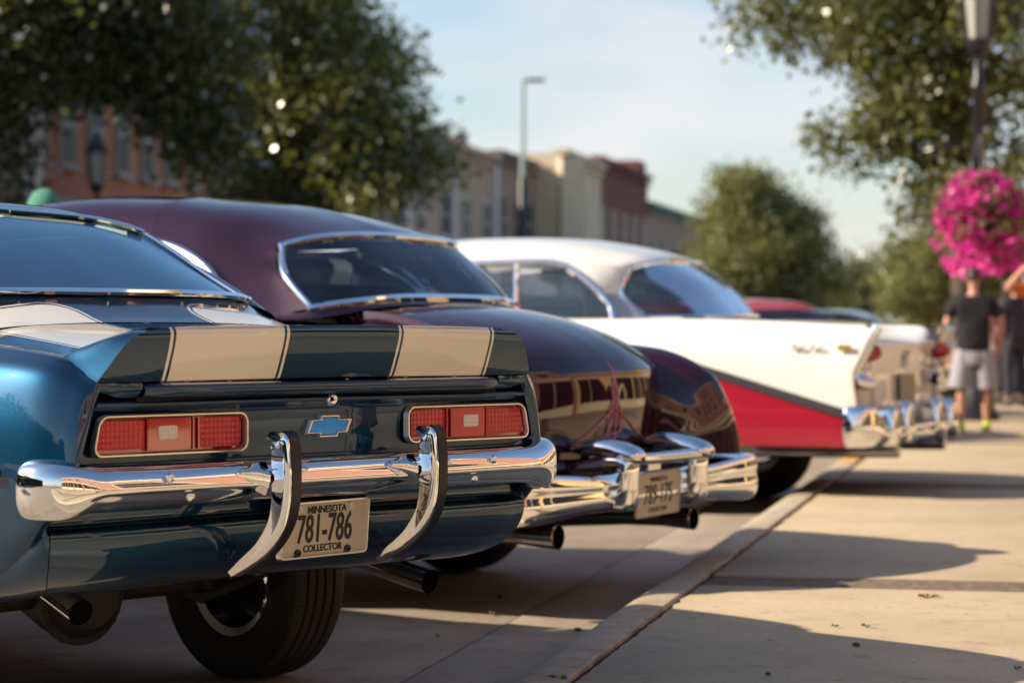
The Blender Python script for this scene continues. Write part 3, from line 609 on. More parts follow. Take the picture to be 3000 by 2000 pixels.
# ------------------------------------------------------------------ blue striped coupe (nearest car)
def build_blue_coupe():
    root = thing('parked_car', 'shiny dark blue coupe with cream stripes, rear spoiler and plate 781-786', 'car', (-.4843, 6.4, .07), math.radians(46.77), 'classic cars parked along the kerb')
    B = M['blue']
    body = MB()
    q = [
     [(.752,.014,.905),(.770,.012,.87),(.793,.012,.80),(.813,.018,.72),(.826,.03,.66),(.835,.05,.62),(.838,.075,.60),(.835,.10,.585)],
     [(.760,.002,.915),(.779,.000,.875),(.803,.000,.80),(.824,.006,.72),(.838,.02,.66),(.848,.042,.617),(.852,.065,.597),(.849,.095,.578)],
     [(.775,.004,.925),(.793,.000,.88),(.818,.000,.80),(.840,.008,.72),(.855,.024,.66),(.865,.048,.61),(.868,.075,.585),(.864,.105,.555)],
     [(.790,.04,.948),(.822,.03,.905),(.848,.03,.81),(.862,.04,.72),(.878,.06,.65),(.886,.09,.585),(.886,.12,.545),(.876,.16,.50)],
     [(.825,.12,.982),(.868,.118,.94),(.893,.118,.84),(.903,.125,.75),(.908,.145,.66),(.908,.18,.57),(.902,.22,.50),(.88,.26,.44)],
     [(.843,.30,1.003),(.893,.30,.962),(.924,.30,.86),(.935,.30,.76),(.937,.31,.66),(.932,.34,.55),(.915,.37,.45),(.88,.40,.38)],
     [(.852,.62,1.022),(.905,.62,.98),(.938,.62,.87),(.950,.62,.76),(.953,.62,.66),(.947,.62,.54),(.925,.62,.43),(.88,.62,.345)],
     [(.862,1.2,1.042),(.897,1.2,.985),(.933,1.2,.88),(.96,1.2,.76),(.966,1.2,.66),(.955,1.2,.54),(.93,1.2,.43),(.885,1.2,.34)],
     [(.872,2.0,1.05),(.897,2.0,.985),(.923,2.0,.88),(.935,2.0,.76),(.935,2.0,.66),(.925,2.0,.54),(.905,2.0,.40),(.86,2.0,.30)],
     [(.870,3.2,1.03),(.897,3.2,.97),(.925,3.2,.88),(.945,3.2,.76),(.945,3.2,.66),(.925,3.2,.54),(.905,3.2,.40),(.86,3.2,.30)],
     [(.78,4.45,.95),(.80,4.45,.92),(.82,4.45,.84),(.83,4.45,.74),(.83,4.45,.66),(.82,4.45,.54),(.80,4.45,.40),(.76,4.45,.32)]]
    G = grid(q, 36, 110)
    # wheel openings: leave out the faces inside the arch circle
    def side_with_arches(mb, G):
        nv, nu = G.shape[:2]
        for sgn in (1, -1):
            H = open_arches(G, [(wy, .265, .375, .375) for wy in (1.2, 3.75)]); H[..., 0] *= sgn; o = len(mb.v); mb.v += [tuple(p) for p in H.reshape(-1, 3)]
            for j in range(nv - 1):
                for i in range(nu - 1):
                    c = (G[j, i] + G[j + 1, i + 1]) / 2
                    if any((c[1] - wy) ** 2 + (c[2] - .265) ** 2 < .375 ** 2 for wy in (1.2, 3.75)): continue
                    a = o + j * nu + i; f = (a, a + 1, a + nu + 1, a + nu); mb.f.append(f if sgn == 1 else f[::-1])
    side_with_arches(body, G)
    # shoulder flange between the crest and the lid seam
    fl = []
    for (yc, zc, xc) in ((.02,.935,.782),(.06,.958,.80),(.12,.982,.825),(.30,1.003,.843),(.62,1.022,.852),(1.0,1.036,.859)):
        fl.append([(xc, yc, zc), (xc - .018, yc, zc + .006), (xc - .07, yc, zc + .003), (.722, yc, zc - .004), (.722, yc, zc - .03)])
    body.sym(grid(fl, 9, 30))
    # tulip panel up to the glass
    tul = [[(0,.738,1.076),(.25,.738,1.074),(.5,.738,1.063),(.64,.738,1.044),(.722,.738,1.024)],
           [(0,.80,1.095),(.25,.80,1.092),(.5,.82,1.079),(.64,.86,1.058),(.722,.90,1.034)],
           [(0,.885,1.128),(.25,.895,1.126),(.5,.94,1.114),(.65,1.0,1.092),(.725,1.04,1.06)],
           [(0,.935,1.150),(.25,.95,1.149),(.5,1.01,1.145),(.635,1.075,1.133),(.74,1.12,1.085)]]
    body.sym(grid(tul, 26, 20))
    # roof pillars, belt and hood
    body.sym(grid([[(.622,1.072,1.138),(.69,1.05,1.112),(.76,1.11,1.08),(.83,1.4,1.055),(.872,2.0,1.05)],
                   [(.585,1.20,1.215),(.65,1.19,1.20),(.71,1.27,1.18),(.765,1.52,1.16),(.795,2.0,1.16)],
                   [(.540,1.34,1.295),(.60,1.35,1.285),(.65,1.44,1.275),(.69,1.66,1.27),(.715,2.0,1.27)],
                   [(.500,1.445,1.362),(.545,1.47,1.36),(.59,1.56,1.36),(.62,1.76,1.365),(.64,2.0,1.375)]], 22, 22))
    body.sym(grid([[(0,2.9,1.07),(.4,2.9,1.065),(.75,2.9,1.05),(.87,2.9,1.035)],[(0,3.7,1.04),(.4,3.7,1.03),(.75,3.7,1.02),(.86,3.7,1.015)],[(0,4.5,.97),(.4,4.48,.96),(.7,4.46,.95),(.78,4.45,.95)]], 14, 14))
    body.sym(grid([[(0,4.5,.97),(.4,4.48,.96),(.7,4.46,.95),(.78,4.45,.95)],[(0,4.56,.7),(.4,4.55,.7),(.7,4.5,.7),(.83,4.45,.7)],[(0,4.5,.34),(.4,4.5,.34),(.7,4.47,.34),(.76,4.45,.34)]], 12, 10))
    # corner fillets beside the lid lip
    body.sym(grid([[(.640,-.008,.922),(.70,-.006,.921),(.775,.004,.925)],[(.642,-.010,.906),(.70,-.006,.906),(.768,.000,.915)],[(.648,.010,.884),(.70,.010,.886),(.760,.004,.900)]], 8, 8))
    body.build('body', B, root, angle=50)
    MB().sym(grid([[(0,1.535,1.425),(.28,1.515,1.412),(.44,1.48,1.388),(.505,1.455,1.366)],[(0,1.72,1.468),(.3,1.70,1.455),(.5,1.68,1.42),(.60,1.66,1.365)],
                   [(0,2.1,1.487),(.3,2.1,1.474),(.54,2.1,1.435),(.645,2.1,1.375)],[(0,2.6,1.478),(.3,2.6,1.465),(.53,2.6,1.43),(.64,2.6,1.37)],[(0,2.95,1.43),(.3,2.92,1.42),(.5,2.87,1.395),(.60,2.83,1.36)]], 22, 30)).build('roof', B, root)
    # trunk lid with its rear lip
    lid = [[(0,-.012,.925),(.3,-.012,.925),(.55,-.01,.924),(.70,.0,.922)],[(0,.05,.975),(.3,.05,.972),(.55,.05,.965),(.712,.05,.945)],
           [(0,.16,.996),(.3,.16,.993),(.55,.16,.985),(.714,.16,.977)],[(0,.35,1.022),(.3,.35,1.019),(.55,.35,1.010),(.716,.35,.999)],
           [(0,.55,1.048),(.3,.55,1.045),(.55,.55,1.034),(.716,.55,1.012)],[(0,.73,1.073),(.3,.73,1.070),(.5,.73,1.060),(.716,.73,1.022)]]
    lm = MB().sym(grid(lid, 26, 26))
    lm.sym(grid([[(0,.73,1.073),(.3,.73,1.070),(.5,.73,1.060),(.716,.73,1.022)],[(0,.73,1.04),(.3,.73,1.04),(.5,.73,1.03),(.716,.73,1.0)]], 26, 2))
    lip = [(-.004,.884),(-.022,.886),(-.032,.896),(-.032,.908),(-.024,.918),(-.006,.921)]
    lm.grid(np.array([[(x, p[0] + (.02 if abs(x) > .6 else 0) * (abs(x) - .6) / .035, p[1]) for p in lip] for x in np.linspace(-.635, .635, 30)]))
    lm.build('trunk_lid', B, root, angle=50)
    g = MB(); g.box((0, .012, .872), (1.29, .012, .028)); g.box((0, .02, .93), (1.5, .05, .012)); g.box((0, .66, .99), (1.45, .16, .02))
    g.build('lid_gap', M['gap'], root)
    # spoiler: face, top and end caps
    face = []
    for z, w, y in ((.924,.775,-.002),(.94,.768,-.010),(.965,.752,-.020),(.995,.733,-.031),(1.02,.712,-.039),(1.038,.688,-.043),(1.050,.655,-.043),(1.057,.61,-.040)):
        face.append([(w * t, y - .016 * (1 - t ** 2) , z + .004 * (1 - t * t)) for t in (0, .2, .4, .6, .8, .92, 1.0)])
    sp = MB().sym(grid(face, 40, 24))
    top = [[(0,-.056,1.061),(.2,-.055,1.061),(.4,-.052,1.060),(.61,-.040,1.057)],[(0,-.045,1.066),(.2,-.044,1.066),(.42,-.04,1.064),(.64,-.03,1.058)],
           [(0,.03,1.052),(.2,.03,1.052),(.45,.035,1.049),(.685,.03,1.040)],[(0,.12,1.030),(.2,.12,1.028),(.45,.12,1.024),(.715,.08,1.020)],[(0,.20,1.012),(.2,.20,1.010),(.45,.20,1.004),(.74,.13,1.000)],[(0,.25,1.006),(.2,.25,1.004),(.45,.25,.995),(.775,.16,.988)]]
    sp.sym(grid(top, 26, 16))
    edge = [(.775,-.002,.924),(.768,-.010,.94),(.752,-.020,.965),(.733,-.031,.995),(.712,-.039,1.02),(.688,-.043,1.038),(.655,-.043,1.050),(.61,-.040,1.057)]
    mid = [(.787,.045,.950),(.783,.045,.958),(.776,.043,.972),(.765,.036,.992),(.748,.022,1.012),(.725,.005,1.032),(.69,-.012,1.046),(.63,-.025,1.056)]
    out = [(.802,.10,.980),(.801,.105,.983),(.798,.105,.985),(.79,.10,.990),(.775,.085,1.003),(.75,.06,1.018),(.715,.035,1.034),(.66,.0,1.054)]
    sp.sym(grid([edge, mid, out], 24, 10))
    sp.sym(grid([out, [(.79,.16,.975),(.79,.16,.975),(.785,.165,.98),(.78,.165,.984),(.775,.16,.988),(.76,.145,.994),(.74,.13,1.000),(.685,.03,1.040)]], 24, 4))
    sp.poly([(x, -.014 + .012 * (abs(x) / .775) ** 2, .9245) for x in np.linspace(-.775, .775, 21)] + [(.76, .08, .9245), (-.76, .08, .9245)])
    sp.build('spoiler', B, root, angle=38)
    for k, x in enumerate((-.50, -.36, .05, .27, .46)):
        s = MB(); dome(s, (x, -.008, .920), .008, .004); s.build('spoiler_screw', M['steel'], root)
    # tail panel
    tp = []
    for z, w, y in ((.884,.762,.018),(.876,.766,.002),(.866,.770,-.004),(.855,.775,.006),(.842,.780,.016),(.80,.793,.022),(.74,.808,.025),(.68,.822,.03),(.62,.835,.05)):
        tp.append([(w * t, y + .010 * t * t, z + .003 * (1 - t)) for t in (0, .35, .7, .92, 1)])
    MB().sym(grid(tp, 30, 44)).build('tail_panel', B, root, angle=50)
    # lower valance
    va = []
    for z, w, y in ((.625,.83,.055),(.605,.835,.085),(.575,.842,.090),(.560,.846,.080),(.552,.848,.062),(.53,.85,.058),(.49,.845,.066),(.445,.83,.092),(.41,.80,.135),(.388,.76,.19),(.378,.70,.27),(.372,.66,.40)):
        va.append([(w * t, y + .05 * max(0, t - .8) / .2 * (.625 - z + .2) + .012 * t * t, z + .006 * (1 - t) - .0) for t in (0, .3, .6, .85, .95, 1)])
    vm = MB().sym(grid(va, 30, 60))
    ve = cr([r[-1] for r in va if r[-1][2] < .59], 20); qe = cr([r[-1] for r in q[:7]], 20)
    vm.sym(np.array([qe * (1 - t) + (ve + np.array([0, .004, 0])) * t + np.array([.012, -.0, -.012]) * 4 * t * (1 - t) * np.linspace(.3, 1, 20)[:, None] for t in np.linspace(0, 1, 9)]))
    vm.build('lower_valance', B, root, angle=50)
    u = MB(); u.box((0, 2.4, .40), (1.55, 4.1, .04)); u.box((0, .66, .44), (1.5, .6, .10)); u.box((0, .75, .80), (1.5, .05, .35))
    for wy in (1.2, 3.75):
        for s in (1, -1):
            a = [[(s * xx, wy + .40 * math.cos(t), .265 + .40 * math.sin(t)) for t in np.linspace(.5, math.pi - .5, 22)] for xx in (.93, .55)]
            u.grid(np.array(a))
    u.build('underbody', M['under'], root, weld=False, recalc=False)
    # glass and trim
    base = [(0,.940,1.155),(.30,.965,1.154),(.52,1.02,1.149),(.618,1.072,1.140)]
    topw = [(0,1.53,1.420),(.28,1.51,1.407),(.43,1.475,1.384),(.50,1.445,1.360)]
    m1 = [(0,1.14,1.262),(.29,1.155,1.256),(.49,1.195,1.238),(.580,1.225,1.222)]; m2 = [(0,1.34,1.352),(.28,1.335,1.342),(.46,1.345,1.318),(.54,1.345,1.298)]
    GG = grid([base, m1, m2, topw], 22, 22); MB().sym(GG).build('rear_glass', M['glass_blue'], root)
    tr = MB()
    def full(line): a = cr(line, 16); b = a[::-1].copy(); b[:, 0] *= -1; return np.vstack([b[:-1], a])
    off = np.array([0, -.008, .010])
    tr.tube(full(topw) + np.array([0, .0, .010]), .0095, 8); tr.tube(full(base) + off, .012, 8)
    for s in (1, -1):
        e = cr([base[-1], m1[-1], m2[-1], topw[-1]], 18) * np.array([s, 1, 1]) + np.array([s * .006, 0, .006]); tr.tube(e, .008, 8)
    tr.build('window_trim', M['chrome'], root)
    for s in (1, -1):
        sg = MB()
        a = grid([[(.80,1.75,1.07),(.865,2.0,1.055),(.865,2.8,1.055)],[(.68,1.85,1.25),(.72,2.0,1.25),(.72,2.6,1.25)],[(.63,1.9,1.36),(.645,2.0,1.37),(.645,2.5,1.37)]], 8, 6); a[..., 0] *= s; sg.grid(a); sg.build('side_glass', M['glass_clear'], root)
    MB().sym(grid([[(0,2.98,1.42),(.3,2.95,1.41),(.60,2.85,1.35)],[(0,3.2,1.25),(.35,3.15,1.24),(.72,3.0,1.2)],[(0,3.4,1.06),(.4,3.35,1.06),(.82,3.1,1.05)]], 12, 8)).build('windscreen', M['glass_clear'], root)
    it = MB(); it.box((0, 1.30, 1.02), (1.25, .6, .03)); it.box((0, 2.2, .55), (1.6, 2.6, .04)); it.box((0, 3.15, .95), (1.5, .2, .25)); it.build('interior', M['interior'], root)
    for nm, x, y, w, t in (('rear_seat', 0, 1.62, 1.2, 1.13), ('front_seat', -.38, 2.5, .5, 1.2), ('front_seat', .38, 2.5, .5, 1.2)):
        MB().tube([(x - w / 2 + .06, y, .62), (x - w / 2 + .06, y - .03, t - .1), (x - w / 2 + .1, y - .06, t - .03), (x, y - .06, t), (x + w / 2 - .1, y - .06, t - .03), (x + w / 2 - .06, y - .03, t - .1), (x + w / 2 - .06, y, .62)], .05, 8).box((x, y, .85), (w - .14, .1, t - .72)).build(nm, M['seat_blue'], root)
    MB().grid(np.array([[(-.03,1.56,1.32),(.0,1.56,1.32)],[(.02,1.54,1.16),(.06,1.54,1.16)]])).build('seat_belt', M['seat_blue'], root, recalc=False)
    # bumper
    path = [(-.884,.105),(-.885,.085),(-.877,.058),(-.852,.032),(-.80,.014),(-.70,.003),(-.4,-.012),(0,-.018)]
    path = cr(path + [(-x, y) for x, y in path[-2::-1]], 90)
    prof = cr([(.045,.716),(.012,.719),(-.022,.716),(-.044,.704),(-.057,.684),(-.064,.667),(-.0645,.661),(-.0625,.655),(-.052,.650),(-.040,.634),(-.020,.618),(.0,.612),(.03,.612)], 44)
    flat = cr([(.045,.726),(.010,.734),(-.030,.726),(-.050,.704),(-.054,.665),(-.051,.628),(-.036,.603),(-.010,.593),(.03,.594)], 44)
    rings = []
    for i, p in enumerate(path):
        t = path[min(i + 1, len(path) - 1)] - path[max(i - 1, 0)]; t /= np.linalg.norm(t); n = np.array([-t[1], t[0]])  # n points forward
        k = min(1.0, (min(i, len(path) - 1 - i) + .8) / 3.0) ** .5; fl = 1 + .08 * min(1, max(0, (abs(p[0]) - .6) / .3)); e = min(1, max(0, (abs(p[0]) - .76) / .115)); e = e * e * (3 - 2 * e)
        rings.append([(p[0] + n[0] * a * k, p[1] + n[1] * a * k, .665 + (z - .665) * (.55 + .45 * k) * fl) for a, z in prof * (1 - e) + flat * e])
    bm_ = MB().grid(np.array(rings)); bm_.poly(rings[0]); bm_.poly(rings[-1][::-1])
    bm_.build('bumper', M['chrome'], root, angle=60)
    for x, z in ((-.60,.688),(-.52,.636),(.56,.688),(.50,.636)):
        s = MB(); dome(s, (x, -.066 if z > .66 else -.048, z), .013, .009); s.build('bumper_bolt', M['chrome'], root)
    # bumper guards with rubber strip
    for s in (1, -1):
        gp = cr([(-.085,.793),(-.122,.792),(-.144,.782),(-.153,.752),(-.158,.69),(-.153,.61),(-.125,.54),(-.060,.475),(.02,.432),(.075,.408)], 34)
        dep = cr([(.016,0),(.034,0),(.048,0),(.056,0),(.058,0),(.056,0),(.048,0),(.038,0),(.027,0),(.014,0)], 34)[:, 0]
        rings = []; srt = []
        for i, p in enumerate(gp):
            t = gp[min(i + 1, 33)] - gp[max(i - 1, 0)]; t /= np.linalg.norm(t); n = np.array([-t[1], t[0]]) ; n = n if n[0] > 0 or i < 4 else -n
            n = np.array([-t[1], t[0]]); n = n if (n[0] > 0) else -n
            if i < 3: n = np.array([.15, -1.0]); n /= np.linalg.norm(n)
            w = .029 * (1 - .25 * (i / 33)); ring = []
            for (a, b) in ((-1.25,1.0),(-1.1,.75),(-1,.45),(-.88,.12),(-.62,0),(.62,0),(.88,.12),(1,.45),(1.1,.75),(1.25,1.0)):
                q = p + n * dep[i] * b; ring.append((s * .265 + a * w, q[0], q[1]))
            rings.append(ring)
            q = p - n * .0045; q2 = p + n * .004
            srt.append([(s * .265 + a * w, *(q if abs(a) < .6 else q2)) for a in (-.66, -.58, .58, .66)])
        gm = MB().grid(np.array(rings)); gm.poly(rings[0]); gm.poly(rings[-1][::-1])
        for sx in (-1, 1):                               # flared collar where the guard sits on the bar
            gm.grid(grid([[(s*.265+sx*.030,-.075,.715),(s*.265+sx*.040,-.105,.675),(s*.265+sx*.032,-.075,.628)],[(s*.265+sx*.052,-.070,.715),(s*.265+sx*.070,-.088,.680),(s*.265+sx*.050,-.062,.640)],[(s*.265+sx*.085,-.058,.703),(s*.265+sx*.125,-.070,.688),(s*.265+sx*.075,-.052,.655)]], 8, 8))
        go = gm.build('bumper_guard', M['chrome'], root, angle=50)
        MB().grid(np.array(srt[4:31])).build('rubber_strip', M['strip'], go, angle=60)
    # tail lights
    for s in (1, -1):
        a, b = (-.768, -.285) if s < 0 else (.285, .768)
        sk0, sk1 = (.022, 0) if s < 0 else (0, -.022)
        if s < 0: a -= .020
        else: b += .020
        o = rrect(a, b, .737, .845, .030, 6, sk0, sk1); i = rrect(a + .013, b - .013, .749, .834, .020, 6, sk0 * .9, sk1 * .9)
        t = MB(); ring_frame(t, o, i, .016, .000)
        lamp = t.build('tail_light', M['bright_trim'], root, angle=25)
        h = MB(); h.prism(rrect(a + .008, b - .008, .744, .840, .022, 5, sk0 * .9, sk1 * .9), .0205, .0185); h.build('lamp_housing', M['lens_red'], lamp)
        inn = lambda d: a + d if s < 0 else b - d
        def cell(x0, x1, z0, z1, mt, nm, yy=.011):
            x0, x1 = min(x0, x1), max(x0, x1); c = MB(); c.prism(rrect(x0, x1, z0, z1, .006, 3), .022, yy); c.build(nm, mt, lamp, angle=25)
        oc = MB(); e0, e1 = inn(.018), inn(.170)          # outer cell follows the slanted end
        k = .020 * (1 if s < 0 else -1); oc.prism([(e0, .757), (e1, .757), (e1, .828), (e0 + k, .828)] if s < 0 else [(e1, .757), (e0, .757), (e0 + k, .828), (e1, .828)], .022, .011)
        oc.build('lens', M['lens_grid'], lamp, angle=25)
        cell(inn(.182), inn(.318), .753, .832, M['lens_mid'], 'lens'); cell(inn(.345), inn(.478), .755, .830, M['lens_grid'], 'lens')
        cell(inn(.212), inn(.272), .779, .813, M['lens_white'], 'reversing_lens', .0085)
        for v in (.178, .323, .340): MB().box((inn(v), .013, .792), (.006, .012, .080)).build('lens_divider', M['lens_red'], lamp)
    # emblem, lock
    bow = [(-.083,.777),(-.034,.777),(-.036,.765),(.030,.765),(.034,.777),(.068,.777),(.086,.815),(.036,.815),(.038,.827),(-.028,.827),(-.032,.815),(-.066,.815)]
    c0 = np.mean(bow, axis=0); inner = [tuple(c0 + (np.array(p) - c0) * np.array([.82, .72])) for p in bow]
    em = MB().prism(bow, .026, .014); ring_frame(em, bow, inner, .014, .006); e = em.build('emblem', M['bright_trim'], root, smooth=False)
    MB().prism(inner, .013, .0095).build('emblem_face', M['emblem_blue'], e, smooth=False)
    lk = MB().lathe([(.019,.02),(.018,-.004),(.013,-.010),(.010,-.008),(.002,-.007),(.0005,-.007)], c=(0, .0, .868), axis='y', n=22).build('trunk_lock', M['chrome'], root)
    MB().box((0, -.0085, .868), (.0025, .003, .010)).build('key_slot', M['gap'], lk)
    # licence plate (slightly tilted), frame, screws, lettering
    pl = bpy.data.objects.new('license_plate', None); C.objects.link(pl); pl.parent = root; pl.location = (.004, .035, .522); pl.rotation_euler = (math.radians(6), math.radians(-.6), 0)
    MB().prism(rrect(-.150, .150, -.073, .073, .012), .004, .0).build('plate', M['plate'], pl)
    f = MB(); ring_frame(f, rrect(-.161, .161, -.080, .080, .016, 5), rrect(-.148, .148, -.067, .067, .006, 5), .004, -.011); f.build('plate_frame', M['bright_trim'], pl, angle=30)
    text_mesh('MINNESOTA', 'lettering', M['ink'], pl, (.008, -.001, .0505), .027, .92, .0012, bold=.0005)
    text_mesh('781-786', 'lettering', M['ink'], pl, (.004, -.001, -.003), .108, .56, .0018, bold=.0011)
    text_mesh('COLLECTOR', 'lettering', M['ink'], pl, (.0, -.001, -.0535), .026, .94, .0012, bold=.0005)
    for x, z, m_ in ((-.094, .056, 'white_screw'), (.094, .056, 'white_screw'), (-.09, -.062, 'ink'), (.09, -.062, 'ink')):
        s = MB().lathe([(.0105,.0),(.0105,-.006),(.004,-.007),(.0035,-.004),(.0005,-.004)], c=(x, 0, z), axis='y', n=14); s.build('plate_screw', M[m_], pl)
    # running gear
    for x, y in ((.75, 1.2), (-.75, 1.2), (.75, 3.75), (-.75, 3.75)): make_wheel(root, (x, y, .265), 1 if x > 0 else -1, rim_mat=M['chrome'])
    ax = MB().tube([(-.62, 1.2, .265), (.62, 1.2, .265)], .045, 14)
    ax.lathe([(.001,-.155),(.10,-.150),(.125,-.125),(.132,-.10),(.155,-.098),(.155,-.082),(.14,-.08),(.13,0),(.08,.15),(.05,.3)], c=(0, 1.2, .265), axis='y', n=28)
    for k in range(10): a = 2 * math.pi * k / 10; dome(ax, (.144 * math.cos(a), 1.102, .265 + .144 * math.sin(a)), .010, .010, n=8)
    for s in (1, -1): ax.tube([(s * .50, 1.12, .25), (s * .44, 1.0, .50)], .022, 10); ax.tube([(s * .52, .55, .42), (s * .54, 1.2, .20), (s * .54, 1.9, .36)], .018, 8)
    ax.build('rear_axle', M['under'], root)
    for s, p in ((1, [(.42,1.2,.33),(.52,.85,.365),(.58,.50,.372),(.60,.23,.318)]), (-1, [(-.42,1.2,.33),(-.47,.80,.365),(-.48,.60,.355),(-.50,.435,.305)])):
        e = MB().tube(p, .036, 18, cap=False).build('exhaust_pipe', M['chrome'], root)
        q0, q1 = np.array(p[-2]), np.array(p[-1]); MB().tube([q1 - (q1 - q0) * .3, q1 - (q1 - q0) * .02], .034, 14).build('pipe_bore', M['soot'], e)
    for s in (1, -1):
        mk = MB().prism([(.20,.692),(.335,.692),(.335,.722),(.20,.722)], s * .935, s * .952, ax='x').build('side_marker', M['chrome'], root)
        MB().prism([(.212,.699),(.325,.699),(.325,.715),(.212,.715)], s * .945, s * .956, ax='x').build('marker_lens', M['lens_red'], mk)
    return root
blue_car = build_blue_coupe()
# ------------------------------------------------------------------ maroon rounded sedan (second car)
def build_maroon_car():
    root = thing('parked_car', 'dark maroon rounded vintage coupe with pink pinstriping and chrome guard bumper', 'car', (.454, 9.8, 0), math.radians(57), 'classic cars parked along the kerb')
    P = M['maroon']; body = MB()
    # trunk hump: lines from the window base back and down the tail, from centre outwards
    LC = [(1.9,1.26),(1.3,1.25),(.86,1.240),(.62,1.215),(.40,1.165),(.22,1.095),(.115,1.03),(.055,.962),(.037,.88),(.037,.78),(.045,.68),(.05,.585)]
    LE = [(1.9,1.21),(1.3,1.205),(.90,1.20),(.72,1.185),(.52,1.137),(.36,1.078),(.25,1.018),(.187,.955),(.167,.88),(.160,.78),(.165,.68),(.17,.585)]
    def ln(x): k = (x / .6) ** 2.3; return [(x, a[0] * (1 - k) + b[0] * k, a[1] * (1 - k) + b[1] * k) for a, b in zip(LC, LE)]
    T = [ln(0), ln(.2), ln(.38), ln(.52), ln(.60)]
    lid = MB().sym(grid(T, 60, 26)); 
    lid.sym(grid([T[-1], [(x + .012, y + .006, z - .012) for x, y, z in T[-1]], [(x + .016, y + .03, z - .16) for x, y, z in T[-1]]], 60, 5))
    lid.build('trunk_lid', P, root, angle=60)
    # valley and rear fender top, then outer fender side
    fen = [
     [(.602,1.9,1.20),(.602,1.3,1.19),(.602,.86,1.17),(.605,.60,1.08),(.61,.34,.97),(.615,.22,.87),(.62,.19,.80),(.62,.18,.70),(.62,.17,.585)],
     [(.70,1.9,1.175),(.69,1.3,1.165),(.68,.88,1.13),(.68,.60,1.045),(.68,.32,.97),(.68,.17,.89),(.685,.11,.80),(.69,.085,.70),(.69,.07,.585)],
     [(.80,1.9,1.165),(.79,1.3,1.155),(.78,.88,1.115),(.77,.58,1.062),(.765,.28,1.022),(.765,.08,.93),(.77,.015,.82),(.775,-.025,.70),(.78,-.045,.585)],
     [(.88,1.9,1.14),(.88,1.3,1.125),(.875,.90,1.098),(.87,.58,1.066),(.86,.27,1.032),(.855,.06,.945),(.855,-.02,.83),(.86,-.065,.70),(.865,-.085,.585)],
     [(.965,1.9,1.05),(.965,1.35,1.03),(.965,.95,1.00),(.96,.62,.975),(.945,.32,.95),(.93,.10,.90),(.93,.02,.81),(.935,-.03,.70),(.94,-.05,.585)],
     [(1.01,1.9,.88),(1.015,1.4,.86),(1.015,1.0,.84),(1.01,.70,.83),(1.0,.42,.82),(.985,.19,.81),(.98,.10,.75),(.985,.05,.67),(.985,.03,.585)],
     [(1.01,1.9,.66),(1.02,1.45,.65),(1.02,1.05,.64),(1.015,.75,.64),(1.01,.50,.64),(1.0,.30,.64),(1.0,.20,.63),(1.0,.15,.61),(1.0,.12,.585)],
     [(.98,1.9,.40),(.99,1.45,.40),(1.0,1.05,.40),(.99,.75,.40),(.985,.50,.42),(.98,.33,.44),(.98,.25,.48),(.98,.21,.52),(.98,.18,.56)]]
    body.sym(grid(fen, 54, 56))
    # forward sides, hood and nose
    sd = [[(.60,1.9,1.20),(.80,1.9,1.165),(.88,1.9,1.14),(.965,1.9,1.05),(1.01,1.9,.88),(1.01,1.9,.66),(.98,1.9,.40)],
          [(.60,2.8,1.19),(.80,2.8,1.165),(.88,2.8,1.13),(.955,2.8,1.03),(.99,2.8,.86),(.99,2.8,.62),(.94,2.8,.36)],
          [(.55,3.8,1.18),(.72,3.8,1.13),(.84,3.8,1.08),(.92,3.8,1.0),(.96,3.8,.84),(.96,3.8,.62),(.92,3.8,.38)],
          [(.40,4.9,1.02),(.60,4.9,.98),(.74,4.9,.93),(.82,4.9,.86),(.86,4.9,.75),(.86,4.9,.58),(.82,4.9,.40)]]
    body.sym(grid(sd, 24, 30))
    body.sym(grid([[(0,2.75,1.22),(.3,2.75,1.21),(.60,2.8,1.19)],[(0,3.8,1.22),(.3,3.8,1.20),(.55,3.8,1.18)],[(0,4.8,1.05),(.2,4.85,1.04),(.40,4.9,1.02)],[(0,5.02,.7),(.3,5.02,.7),(.82,4.92,.66)],[(0,5.0,.4),(.3,5.0,.4),(.82,4.9,.40)]], 14, 24))
    # splash pan with two ribs under the lid
    body.sym(grid([[(0,.01,.60),(.4,.05,.60),(.62,.15,.60),(.80,.05,.585)],[(0,-.02,.575),(.4,.02,.575),(.62,.09,.575),(.80,.02,.57)],[(0,.0,.55),(.4,.04,.55),(.62,.10,.55),(.8,.04,.55)],[(0,-.02,.53),(.4,.02,.53),(.62,.08,.53),(.8,.03,.53)],[(0,.02,.50),(.4,.05,.50),(.62,.11,.50),(.8,.06,.50)],[(0,.06,.40),(.4,.09,.40),(.62,.15,.40),(.8,.12,.42)]], 16, 24))
    # shelf under the glass and pillars
    base = [(0,.850,1.262),(.36,.862,1.258),(.62,.93,1.236),(.75,1.035,1.212)]
    topw = [(0,1.13,1.532),(.30,1.145,1.527),(.52,1.195,1.508),(.63,1.285,1.474)]
    mid = [(0,.975,1.402),(.33,.992,1.398),(.60,1.06,1.372),(.720,1.19,1.345)]
    body.sym(grid([[(0,.79,1.236),(.34,.80,1.232),(.58,.86,1.21),(.72,.96,1.18),(.80,1.15,1.165)], base + [(.78,1.2,1.19)]], 22, 6))
    body.sym(grid([[(.725,1.86,1.492),(.755,2.2,1.51),(.76,2.7,1.50),(.70,3.1,1.45)],[(.74,1.84,1.475),(.775,2.2,1.495),(.78,2.7,1.485),(.72,3.1,1.43)]], 20, 3))
    body.build('body', P, root, angle=55)
